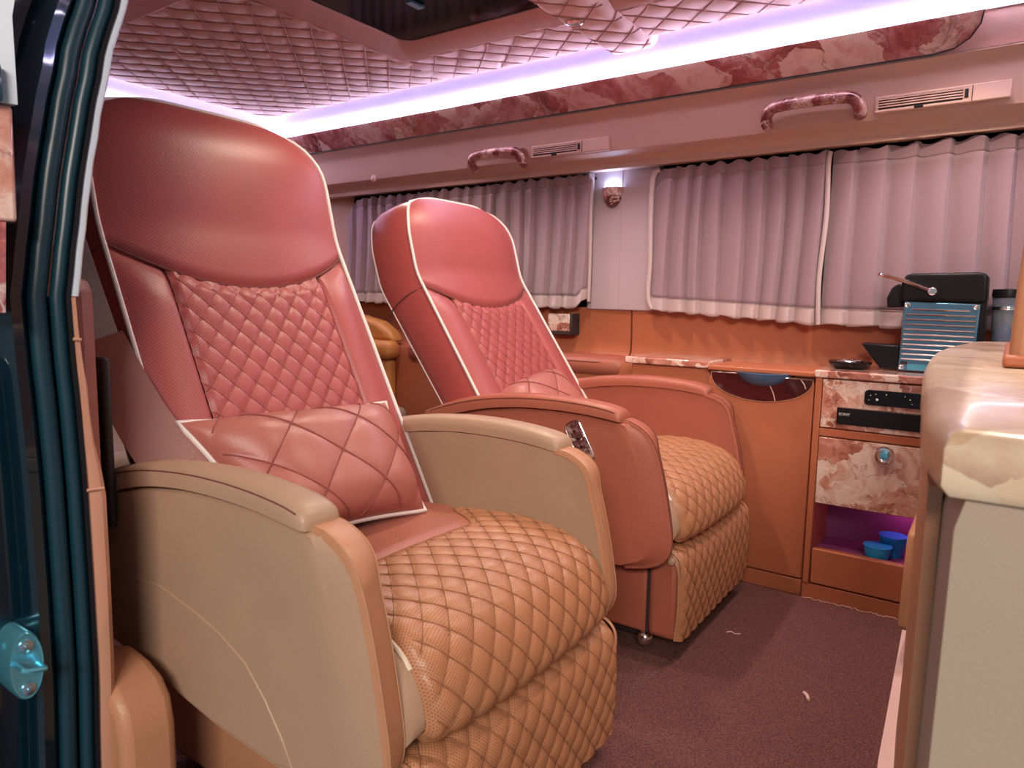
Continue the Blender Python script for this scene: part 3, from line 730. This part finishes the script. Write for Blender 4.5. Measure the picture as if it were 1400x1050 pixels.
pillow('rose quilted lumbar pillow on the large seat nearest the door', (-.888, .497, .512), (-.862, .852, .503), (-.735, .812, .347), (-.765, .535, .352))
pillow('rose quilted lumbar pillow half hidden behind arm of farther seat', (-.955, 1.262, .462), (-.955, 1.528, .503), (-.80, 1.52, .365), (-.80, 1.27, .365), False)

# ------------------------------------------------------------------ seat belt
sb = thing('seat_belt', 'grey seat belt with brown leather sleeve beside near seat', 'seat belt', (-.92, .45, .45))
def ribbon(name, pts, w0, w1, th, mat, parent, wd):
    pts = spline(pts, 6); rings = []; N = len(pts)
    for i, p in enumerate(pts):
        a = pts[max(i-1, 0)]; b = pts[min(i+1, N-1)]; d = (b-a).normalized(); s_ = (Vector(wd)-d*Vector(wd).dot(d)).normalized(); n_ = d.cross(s_)
        hw = (w0+(w1-w0)*i/(N-1))/2
        rings.append([p-s_*hw+n_*th, p-s_*hw-n_*th, p-s_*(hw*.5)-n_*th*1.6, p+s_*(hw*.5)-n_*th*1.6, p+s_*hw-n_*th, p+s_*hw+n_*th])
    return loft(name, rings, mat, parent)
ribbon('webbing', [(-1.09, .405, .92), (-1.03, .42, .80), (-.99, .430, .70), (-.957, .440, .612)], .044, .044, .0011, M_belt, sb, (.47, .85, .25))
sl = ribbon('leather_sleeve', [(-.958, .4395, .622), (-.940, .450, .575), (-.914, .466, .515), (-.884, .483, .466), (-.866, .490, .438)], .052, .080, .0035, M_sleeve, sb, (.47, .85, .25))
# ================================================================== FAR SIDE FURNITURE
# right cabinet with marble drawers
YC = 1.685
cb = thing('marble_cabinet', 'tan cabinet with marble drawer front and open lit compartment', 'cabinet', (-.24, 1.77, 0))
box('kick_board', -.350, -.02, YC+.002, 1.852, 0, .040, M_orange, cb, .002)
box('lower_panel', -.333, -.02, YC, YC+.02, .043, .126, M_orange, cb, .003)
box('side_panel', -.349, -.335, YC-.002, 1.852, .041, .520, M_orange, cb, .002)
box('compartment_floor', -.335, -.02, YC+.02, 1.852, .10, .112, M_purple, cb)
box('compartment_back', -.335, -.02, 1.845, 1.852, .10, .235, M_purple, cb)
box('compartment_top', -.335, -.02, YC+.022, 1.852, .236, .246, M_purple, cb)
box('middle_rail', -.335, -.02, YC-.001, YC+.02, .3885, .4065, M_orange, cb, .002)
dw = box('drawer_front', -.3335, -.02, YC-.003, YC+.018, .234, .3865, M_marbled, cb, .002)
lathe('drawer_knob', [(.012, 0), (.009, -.006), (.008, -.010), (.0185, -.014), (.0205, -.020), (.018, -.026), (.013, -.027), (.009, -.0245), (.0001, -.024)], (-.198, YC-.003, .365), M_chrome, dw, 20, 'y')
lathe('key_cylinder', [(.008, -.0245), (.007, -.0285), (.0001, -.029)], (-.198, YC-.003, .365), M_zinc, dw, 14, 'y')
up = box('upper_panel', -.3335, -.02, YC-.002, YC+.018, .4085, .5175, M_marbled, cb, .002)
ct = box('counter_top', -.352, 0.02, YC-.006, 1.90, .520, .537, M_marbled, cb, .003)
li = bpy.data.lights.new('compartment_lamp', 'POINT'); li.energy = .11; li.color = (1, .22, .70); li.shadow_soft_size = .01
lo = bpy.data.objects.new('compartment_lamp', li); col.objects.link(lo); lo.location = (-.15, 1.80, .222)
# display and audio unit
ds = thing('touch_panel', 'glossy black rounded control display above the audio unit', 'display', (-.17, YC, .468))
def rrect(x0, x1, z0, z1, r):
    o = []
    for cx_, cz_, a0 in ((x1-r, z1-r, 0), (x0+r, z1-r, PI/2), (x0+r, z0+r, PI), (x1-r, z0+r, 1.5*PI)):
        for k in range(6): a = a0+PI/2*k/5; o.append((cx_+r*math.cos(a), cz_+r*math.sin(a)))
    return o
prism('panel', rrect(-.247, -.095, .469, .5015, .008), YC-.008, YC, 'y', M_gloss, ds, .001)
for x, z, r in ((-.222, .482, .0028), (-.235, .490, .0011), (-.238, .480, .0009), (-.225, .493, .0010), (-.205, .494, .0012), (-.160, .487, .0012), (-.17, .493, .0009), (-.156, .478, .0010)):
    lathe('panel_icon', [(r, -.0004), (.0001, -.0005)], (x, YC-.008, z), M_white, ds, 10, 'y')
au = thing('audio_player', 'flat black audio player with small white lettering', 'audio player', (-.2, YC, .42))
box('fascia', -.300, -.09, YC-.0072, YC+.0, .4205, .4575, M_black, au, .0015)
text_mesh('lettering', 'SONY', .0085, (-.2955, YC-.0073, .4405), (PI/2, 0, 0), M_white, au)
# cups in the compartment
for i, (x, y, lb) in enumerate(((-.205, 1.735, 'bright blue plastic cup in front in the lit compartment'), (-.182, 1.79, 'bright blue plastic cup at the back of the lit compartment'))):
    c = thing('blue_cup', lb, 'cup', (x, y, .112), 'blue cups in the cabinet')
    h = .033 if i == 0 else .046
    lathe('body', [(.020, 0), (.026, h*.5), (.0285, h), (.027, h), (.0245, h*.5), (.018, .004), (.0001, .004)], (x, y, .112), M_blue, c, 24)
    lathe('rim', [(.0275, h-.001), (.0298, h-.0005), (.0298, h+.0015), (.0275, h+.0015)], (x, y, .112), M_blue, c, 24)
# left cabinet with dark half round inlay
lc = thing('leather_cabinet', 'tan leather cabinet with dark marble half round front inlay', 'cabinet', (-.47, 1.77, 0))
YL = 1.70
box('kick_board', -.60, -.3545, YL+.001, 1.852, 0, .038, M_orange, lc, .002)
box('door', -.60, -.3545, YL, 1.852, .041, .505, M_orange, lc, .003)
box('top_ledge', -.604, -.3535, YL-.004, 1.87, .518, .530, M_orange, lc, .003)
ipts = [(-.594, .5145), (-.56, .5145), (-.524, .5145), (-.508, .508), (-.49, .497), (-.471, .491), (-.452, .4925), (-.438, .502), (-.425, .511), (-.357, .5115)]
ipts = [(p.x, p.y) for p in spline([(a, b, 0) for a, b in ipts], 4)]
arc = [(-.4755+.1185*math.cos(a), .5115-.060*math.sin(a)**.9) for a in [PI*k/24 for k in range(1, 24)]]
inlay = prism('marble_inlay', ipts+arc, YL-.003, YL+.003, 'y', M_dmarble, lc, .0012)
tube('inlay_rim', [(x, YL-.002, z) for x, z in ([(-.594, .5145)]+[(-.4755-.1185*math.cos(a), .5115-.060*math.sin(a)**.9) for a in [PI*k/30 for k in range(1, 30)]]+[(-.357, .5115)])], .0012, M_tan, lc, 6)
tube('handle_rim', [(x, YL-.0035, z) for x, z in ipts], .0016, M_chrome, lc, 6)
lathe('handle_cup', [(.0001, .478-.478), (.035, .004), (.056, .016), (.066, .030), (.070, .036), (.068, .037), (.058, .020), (.03, .008), (.0001, .006)], (-.472, YL+.028, .484), M_bluegl, lc, 28)
for (a, b) in (((-.452, .4915), (-.438, .456)), ((-.384, .511), (-.372, .490))):
    tube('pale_vein', [(a[0], YL-.0032, a[1]), ((a[0]+b[0])/2+.002, YL-.0034, (a[1]+b[1])/2), (b[0], YL-.0032, b[1])], .0011, M_paper, inlay, 5)
# slab topped side box
sbx = thing('side_box', 'orange leather side box topped with a thin marble slab', 'side box', (-.72, 1.79, 0))
box('body', -.822, -.607, 1.725, 1.852, 0, .518, M_orange, sbx, .004)
box('marble_slab', -.838, -.607, 1.715, 1.90, .519, .5365, M_marbled, sbx, .003)
# wall mounted padded arm rest
rings = []
for x, sca in ((-1.775, .55), (-1.765, .85), (-1.74, 1), (-1.0, 1), (-.945, .97), (-.92, .85), (-.91, .6)):
    rings.append([(x, 1.95-.105*(1-(1-sca)*.6)*a, .487+.033*sca*b) for a, b in ((0, 1), (.5, 1.02), (.85, .9), (.98, .5), (1, 0), (.98, -.5), (.85, -.9), (.5, -1), (0, -1))])
wa = loft('armrest_pad', rings, M_terra, wf)
tube('pad_seam', [(-1.75, 1.847, .500), (-1.0, 1.847, .502), (-.935, 1.853, .502)], .0014, M_seam, wa, 6)
# marble cup holder below left curtain
mc = thing('wall_cup_holder', 'small marble faced cup holder on wall below left curtain', 'cup holder', (-1.16, 1.93, .58))
box('holder', -1.205, -1.122, 1.905, 1.95, .584, .640, M_marbled, mc, .004); box('edge_frame', -1.122, -1.113, 1.90, 1.95, .578, .642, M_dark, mc, .002); box('bottom_frame', -1.205, -1.113, 1.90, 1.95, .576, .583, M_dark, mc, .002)
# rear bench
rb = thing('rear_bench', 'amber leather rear bench seen between the two captain seats', 'bench seat', (-2.0, 1.35, 0))
box('bench_base', -2.35, -1.76, .75, 1.82, 0, .24, M_amber, rb, .02)
box('cushion', -2.25, -1.72, .76, 1.82, .225, .300, M_cream, rb, .03, 4)
box('backrest', -2.40, -2.24, .76, 1.82, .24, .62, M_amber, rb, .05, 4)
box('side_bolster', -2.12, -1.81, 1.80, 1.852, .30, .462, M_amber, rb, .02, 3)
box('side_arm_pad', -2.12, -1.79, 1.78, 1.852, .462, .528, M_amber, rb, .025, 4)
prism('wing', [(-2.12, .52), (-2.12, .60), (-2.0, .615), (-1.90, .595), (-1.84, .56), (-1.81, .52)], 1.83, 1.90, 'y', M_amber, rb, .02, 3)

# ------------------------------------------------------------------ curtains
def curtain(name, label, x0, x1, zt, zb, pleat, y0=1.925, seedv=0, sag=None):
    t = thing(name, label, 'curtain', ((x0+x1)/2, y0, zb(0.5)), 'pleated window curtains')
    rnd = random.Random(seedv); npl = max(3, int(round((x1-x0)/pleat)))
    cuts = [0]+[(k+rnd.uniform(-.15, .15))/npl for k in range(1, npl)]+[1]
    amps = [rnd.uniform(.8, 1.2) for _ in range(npl)]
    def ph(q):
        for k in range(npl):
            if q <= cuts[k+1] or k == npl-1: return k, (q-cuts[k])/(cuts[k+1]-cuts[k])
    def fn_(v0, v1):
        def fn(a, b):
            v = v0+(v1-v0)*b; k, f = ph(a); zz = zt(a)+(zb(a)-zt(a))*v
            A = .024*amps[k]*(.75+.35*v)
            # soft roll forward, then a quick fold back behind the next pleat
            if f < .87: s = math.sin(f/.87*PI/2)**1.2
            else: s = 1-ease((f-.87)/.13)
            x = x0+(x1-x0)*a+.006*math.sin(7*a+3*v+seedv)*v
            y = y0-A*s-.010*v*v
            if v < .10: y += .004*math.sin(f*PI)*(1-v/.10); zz += .004*math.sin(f*2*PI+k)*(1-v/.10)
            if v > .985: zz += .003*math.sin(5*k+f*PI)
            return (x, y, zz)
        return fn
    nx = npl*22
    hb = .905
    grid('pleated_cloth', nx, 30, fn_(.075, hb), M_curt, t, thick=.0012); grid('top_heading', nx, 6, fn_(0, .075), M_curt, t, thick=.0025)
    grid('bottom_hem', nx, 6, fn_(hb, 1), M_hem, t, thick=.0025)
    f1 = fn_(0, 1)
    tube('hem_stitch', [Vector(f1(k/nx, hb))+Vector((0, -.001, 0)) for k in range(nx+1)], .0008, M_pillar, t, 4)
    tube('curtain_rail', [(x0, y0+.010, zt(0)-.012), ((x0+x1)/2, y0+.010, zt(.5)-.012), (x1, y0+.010, zt(1)-.012)], .004, M_black, t, 6)
    return t
def zleft_top(a): return 1.062-.010*(1-a)-.075*max(0, 1-a/.07)**2
def zleft_bot(a): return .658+.004*(1-a)+.03*max(0, (a-.965)/.035)**2
lc_ = curtain('window_curtain', 'mauve pleated curtain on the rear side window behind the captain seats', -2.15, -1.062, zleft_top, zleft_bot, .052, seedv=1)
rc1 = curtain('window_curtain', 'mauve pleated curtain just right of the window pillar, left of pair', -.862, -.402, lambda a: 1.056+.002*a-.03*max(0, 1-a/.08)**2, lambda a: .658-.026*a+.02*max(0, 1-a/.05)**2, .050, seedv=2)
rc2 = curtain('window_curtain', 'mauve pleated curtain behind the coffee machine, right of pair', -.394, .50, lambda a: 1.057, lambda a: .632-.010*a, .062, seedv=3)
# gathered side bindings
tube('side_binding', [(-1.062, 1.910, .68), (-1.060, 1.908, .80), (-1.063, 1.910, .95), (-1.062, 1.912, 1.042), (-1.075, 1.915, 1.056)], .005, M_hem, lc_, 6)
tube('side_binding', spline([(-.850, 1.905, .662), (-.864, 1.905, .70), (-.862, 1.906, .80), (-.866, 1.906, .92), (-.864, 1.908, 1.03), (-.845, 1.91, 1.052)]), .007, M_hem, rc1, 6)
tube('side_binding', spline([(-.398, 1.900, .632), (-.403, 1.902, .75), (-.396, 1.904, .90), (-.400, 1.908, 1.02), (-.398, 1.91, 1.056)]), .006, M_hem, rc1, 6)
# ------------------------------------------------------------------ wall sconce
ws = thing('wall_sconce', 'small marble uplight glowing on the pillar between the curtains', 'wall lamp', (-1.01, 1.936, .97))
rings = []
for z, r in ((.960, .006), (.966, .016), (.979, .026), (.995, .031), (1.014, .034), (1.018, .034)):
    rings.append([(-1.004+r*math.cos(a), 1.937-r*.9*math.sin(a), z) for a in [PI*k/14 for k in range(15)]])
loft('bowl', rings, M_hmarble, ws)
M_bulb = plain('sconce_diffuser', (1, 1, 1), .4, emit=(.42, .60, 1), es=36)
prism('diffuser', [(-1.004+.028*math.cos(a), 1.936-.025*math.sin(a)) for a in [PI*k/12 for k in range(13)]], 1.018, 1.021, 'z', M_bulb, ws)
# ------------------------------------------------------------------ grab handles
def rail_y(z):
    pts = rail[1:11]
    for (a, b), (c, d) in zip(pts, pts[1:]):
        if d <= z <= b: return a+(c-a)*(b-z)/(b-d)
    return 1.84
def handle(label, x0, x1, z0):
    xc = (x0+x1)/2; h = x1-x0; zc = z0
    t = thing('grab_handle', label, 'grab handle', (xc, 1.85, z0-.02), 'marble grab handles on the roof rail')
    y = rail_y(zc)
    pl = rrect(x0-.010, x1+.010, zc-.030, zc+.026, .022)
    v = [(x, rail_y(z)-.0035, z) for x, z in pl]+[(x, rail_y(z)+.01, z) for x, z in pl]; n_ = len(pl)
    add('recess_plate', v, [tuple(range(n_)), tuple(range(2*n_-1, n_-1, -1))]+[(i, (i+1) % n_, n_+(i+1) % n_, n_+i) for i in range(n_)], M_trim, t)
    pts = spline([(x0+.006, y-.004, zc-.022), (x0+.005, y-.020, zc-.014), (x0+.012, y-.030, zc+.004), (x0+.034, y-.034, zc+.014), (xc, y-.035, zc+.017), (x1-.034, y-.034, zc+.014), (x1-.012, y-.030, zc+.004), (x1-.005, y-.020, zc-.014), (x1-.006, y-.004, zc-.022)], 6)
    tube('grip', pts, .0142, M_hmarble, t, 10)
    return t
handle('marble grab handle on roof rail above the rear curtain', -1.462, -1.258, 1.118)
handle('marble grab handle on roof rail above the pair of curtains', -.538, -.318, 1.140)
# ------------------------------------------------------------------ air vents
def vent(label, x0, x1, z0, xs):
    t = thing('air_vent', label, 'air vent', ((x0+x1)/2, 1.84, z0), 'roof rail air vents')
    yv = rail_y(z0+.016)-.010
    box('housing', x0, x1, yv, yv+.03, z0, z0+.037, M_trim, t, .003)
    box('grille_recess', x0+.008, xs, yv-.0006, yv+.002, z0+.007, z0+.031, M_black, t)
    for k in range(4): box('slat', x0+.008, xs, yv-.0022, yv+.001, z0+.0105+.0055*k, z0+.0135+.0055*k, M_trim, t, .0006)
    box('toggle', xs+.003, xs+.010, yv-.0025, yv+.001, z0+.010, z0+.028, M_black, t, .001)
    box('cover_line', xs+.016, xs+.0175, yv-.0006, yv+.001, z0+.002, z0+.035, M_dark, t)
    box('thumb_wheel', (x0+xs)/2-.006, (x0+xs)/2+.012, yv-.004, yv+.001, z0+.001, z0+.006, M_black, t, .001)
    return t
vent('beige air vent on roof rail next to rear grab handle', -1.236, -.972, 1.108, -1.075)
vent('beige air vent on roof rail at the right beside front grab handle', -.295, -.04, 1.116, -.125)
# coat hook
ch = thing('coat_hook', 'small round coat hook on the roof rail at the left', 'hook', (-1.925, 1.84, 1.10))
lathe('hook_base', [(.014, .006), (.014, -.003), (.010, -.006), (.0001, -.006)], (-1.925, rail_y(1.108)-.003, 1.108), M_trim, ch, 16, 'y')
tube('hook_peg', [(-1.925, rail_y(1.108)-.006, 1.108), (-1.922, rail_y(1.108)-.016, 1.105), (-1.916, rail_y(1.108)-.018, 1.100)], .004, M_trim, ch, 8)
# downlights
for x, y, zc, lb in ((-1.571, 1.507, 1.326, 'small round downlight in the quilted ceiling behind the sunroof'), (-.866, 1.45, 1.304, 'small round downlight in the quilted cross bar'),
                     (-.15, 1.58, 1.322, 'added unseen downlight in the quilted ceiling above the coffee corner'), (-.84, .99, 1.304, 'small round downlight in the door side end of the quilted cross bar'), (-.15, .86, 1.316, 'added unseen downlight above the door side of the console')):  # front pair is unseen, added for warm light on the cushion fronts
    t = thing('ceiling_downlight', lb, 'downlight', (x, y, zc), 'ceiling downlights')
    lathe('bezel', [(.012, .006), (.019, .004), (.020, 0), (.016, -.003), (.012, -.001)], (x, y, zc), M_chrome, t, 20)
    lathe('lens', [(.0125, .004), (.0125, .0), (.0001, -.001)], (x, y, zc), plain('downlight_lens', (1, 1, 1), .4, emit=(1, .86, .65), es=6), t, 16)
    l = bpy.data.lights.new('downlight_lamp', 'SPOT'); l.energy = 14; l.color = (1, .83, .66); l.spot_size = math.radians(125); l.spot_blend = .6; l.shadow_soft_size = .015
    o = bpy.data.objects.new('downlight_lamp', l); col.objects.link(o); o.location = (x, y, zc-.006)

# ------------------------------------------------------------------ coffee machine and counter items
cm = thing('coffee_machine', 'black capsule coffee machine with ribbed steel side and chrome lever', 'coffee machine', (-.12, 1.82, .537))
YM = 1.772
prism('housing', [(-.196, .690), (-.204, .700), (-.203, .742), (-.196, .752), (-.06, .754), (-.048, .750), (-.046, .70), (-.043, .545), (-.19, .541), (-.194, .60)], YM+.006, YM+.095, 'y', M_black, cm, .006, 3)
prism('top_cover', [(-.204, .692), (-.207, .715), (-.203, .742), (-.190, .753), (-.058, .755), (-.046, .748), (-.045, .692)], YM-.003, YM+.098, 'y', M_black, cm, .012, 4)
prism('spout_head', [(-.200, .680), (-.232, .678), (-.234, .700), (-.226, .722), (-.214, .731), (-.198, .731)], YM+.018, YM+.078, 'y', M_black, cm, .004)
sp_ = prism('ribbed_side_panel', [(-.1985, .5405), (-.0585, .5405), (-.0555, .688), (-.196, .6925)], YM-.002, YM+.006, 'y', M_bsteel, cm, .002)
for k in range(11):
    z = .5665+.0108*k; q = (z-.54)/.15
    x0 = -.194+.003*q+(.012 if k == 10 else 0); x1 = -.0635+.003*q-(.012 if k == 10 else 0)
    tube('rib', [(x0, YM-.0035, z+.0008), (x1, YM-.0035, z-.0008)], .0022, M_chrome, sp_, 8)
for x, z in ((-.1895, .6845), (-.0625, .6815), (-.192, .549)):
    lathe('corner_screw', [(.0055, -.002), (.0055, -.0045), (.004, -.0055), (.0001, -.0045)], (x, YM, z), M_chrome, sp_, 14, 'y')
box('rating_label', -.180, -.130, YM-.0026, YM-.001, .5435, .556, M_zinc, sp_)
box('rating_label', -.194, -.181, YM-.0026, YM-.001, .5545, .561, M_dark, sp_)
lv = tube('lever', spline([(-.146, YM-.008, .7155), (-.175, YM-.010, .727), (-.21, YM-.008, .7405), (-.240, YM-.002, .749), (-.251, YM+.006, .751)]), .0046, M_chrome, cm, 8)
lathe('lever_pivot', [(.0085, -.002), (.0085, -.012), (.006, -.014), (.0001, -.0135)], (-.144, YM, .7145), M_chrome, lv, 18, 'y')
prism('drip_tray', [(-.279, .596), (-.200, .594), (-.197, .541), (-.236, .541)], YM+.014, YM+.080, 'y', M_black, cm, .003)
dk = thing('black_dish', 'round glossy black charging dish on the marble counter', 'dish', (-.297, 1.80, .5375))
lathe('dish', [(.030, 0), (.040, .004), (.0455, .012), (.046, .016), (.043, .0175), (.030, .0165), (.0001, .016)], (-.297, 1.775, .5375), M_gloss, dk, 32)
lathe('dish_ring', [(.030, .0166), (.028, .0185), (.026, .0168)], (-.297, 1.775, .5375), M_chrome, dk, 28)
bt = thing('clear_tumbler', 'clear tumbler with dark lid standing right of coffee machine', 'tumbler', (-.015, 1.83, .537))
lathe('body', [(.019, 0), (.022, .05), (.0255, .165), (.024, .165), (.020, .05), (.017, .005), (.0001, .005)], (-.012, 1.83, .5375), M_clear, bt, 24)
lathe('lid', [(.0265, .165), (.0275, .172), (.0265, .183), (.0001, .185)], (-.012, 1.83, .5375), M_black, bt, 24)
lathe('chrome_band', [(.0258, .140), (.0262, .142), (.0262, .145), (.0258, .147)], (-.012, 1.83, .5375), M_chrome, bt, 24)
lathe('blue_filling', [(.0001, .006), (.0165, .008), (.0195, .05), (.021, .085), (.0001, .12)], (-.012, 1.83, .5375), plain('blue_filling', (.03, .14, .40), .4), bt, 20)

# ------------------------------------------------------------------ console at the right
cs = thing('partition_console', 'cream leather console with cream marble top at the right', 'console', (.1, 1.0, 0))
plan_top = [(-.024, .44), (-.038, .50), (-.047, .58), (-.060, .727), (-.068, .81), (-.082, 1.0), (-.090, 1.19), (-.090, 1.32), (-.083, 1.43), (-.07, 1.56), (-.052, 1.655), (.02, 1.68), (.30, 1.68), (.30, .44)]
sp2 = spline([(x, y, 0) for x, y in plan_top[:12]], 4); pt = [(p.x, p.y) for p in sp2]+[(.30, 1.68), (.30, .436)]
rings = []
for off, z in ((.004, .578), (.0, .584), (.0, .605), (.003, .612), (.010, .616)):
    rings.append([(x+off if x < .25 else x, y+(off if y < .45 else 0), z) for x, y in pt])
loft('marble_top', rings, M_cmarble, cs)
plan_b = [(-.016, .447), (-.030, .53), (-.052, .73), (-.072, 1.0), (-.084, 1.2), (-.10, 1.45), (-.118, 1.68), (.29, 1.68), (.29, .447)]
rings = []
for dx, z in ((0, 0), (0, .05), (.0, .56), (.004, .577)):
    rings.append([(x-(0 if x > .2 else (.012*(1-z/.6) if y > 1 else .006*(1-z/.6)))+(dx if x < .2 else 0), y, z) for x, y in plan_b])
loft('leather_body', rings, M_cream, cs)
prism('rear_face', [(-.034, .50), (-.0565, .73), (-.078, 1.0), (-.090, 1.2), (-.106, 1.45), (-.127, 1.678), (-.118, 1.679), (-.08, 1.2), (-.05, .73), (-.026, .50)], .02, .57, 'z', M_tan, cs)
prism('kick_strip', [(-.055, .50), (-.085, .85), (-.107, 1.1), (-.122, 1.40), (-.136, 1.678), (-.10, 1.678), (-.07, 1.0), (-.04, .50)], 0, .02, 'z', M_paper, cs)
prism('side_pocket', [(1.40, .10), (1.62, .09), (1.655, .12), (1.66, .24), (1.60, .28), (1.45, .27)], -.125, -.095, 'x', M_tan, cs, .01, 3)
# upright partition standing on the console
pa = thing('partition_panel', 'tan upright partition panel standing on the console at right edge', 'partition', (.1, 1.2, .616))
prism('panel', [(.0, .617), (.002, .70), (.005, .78), (.012, .93), (.05, .95), (.10, .94), (.10, .617)], .95, 1.30, 'y', M_tan, pa, .01, 3)
prism('foot_moulding', [(.93, .617), (1.32, .617), (1.32, .630), (.93, .630)], -.005, .11, 'x', M_orange, pa, .004)

# ------------------------------------------------------------------ floor details
fm = tag(box('floor_mat', -.476, -.10, .45, 1.683, .0005, .006, M_mat, None, .002), 'rectangular brown loop carpet mat in front of the seats', 'mat')
sc1 = tube('paper_scrap', [(-.243, 1.248, .009), (-.236, 1.240, .010), (-.231, 1.228, .009)], .0030, M_paper, None, 6); tag(sc1, 'tiny pale scrap lying on the carpet mat', 'scrap')
sc2 = tube('thread_scrap', spline([(-.428, 1.395, .0075), (-.420, 1.401, .0085), (-.412, 1.398, .0078), (-.402, 1.404, .008)]), .0011, M_paper, None, 5); tag(sc2, 'bit of pale lint on the mat near the farther footrest', 'lint')
for k in range(9):
    x = -.345+.024*k+random.uniform(-.006, .006)
    pass
fr = [(-.345+.0035*k, 1.680+random.uniform(-.004, .002), .0065+random.uniform(0, .004)) for k in range(58)]
tube('frayed_edge', fr, .0008, M_paper, fm, 4)
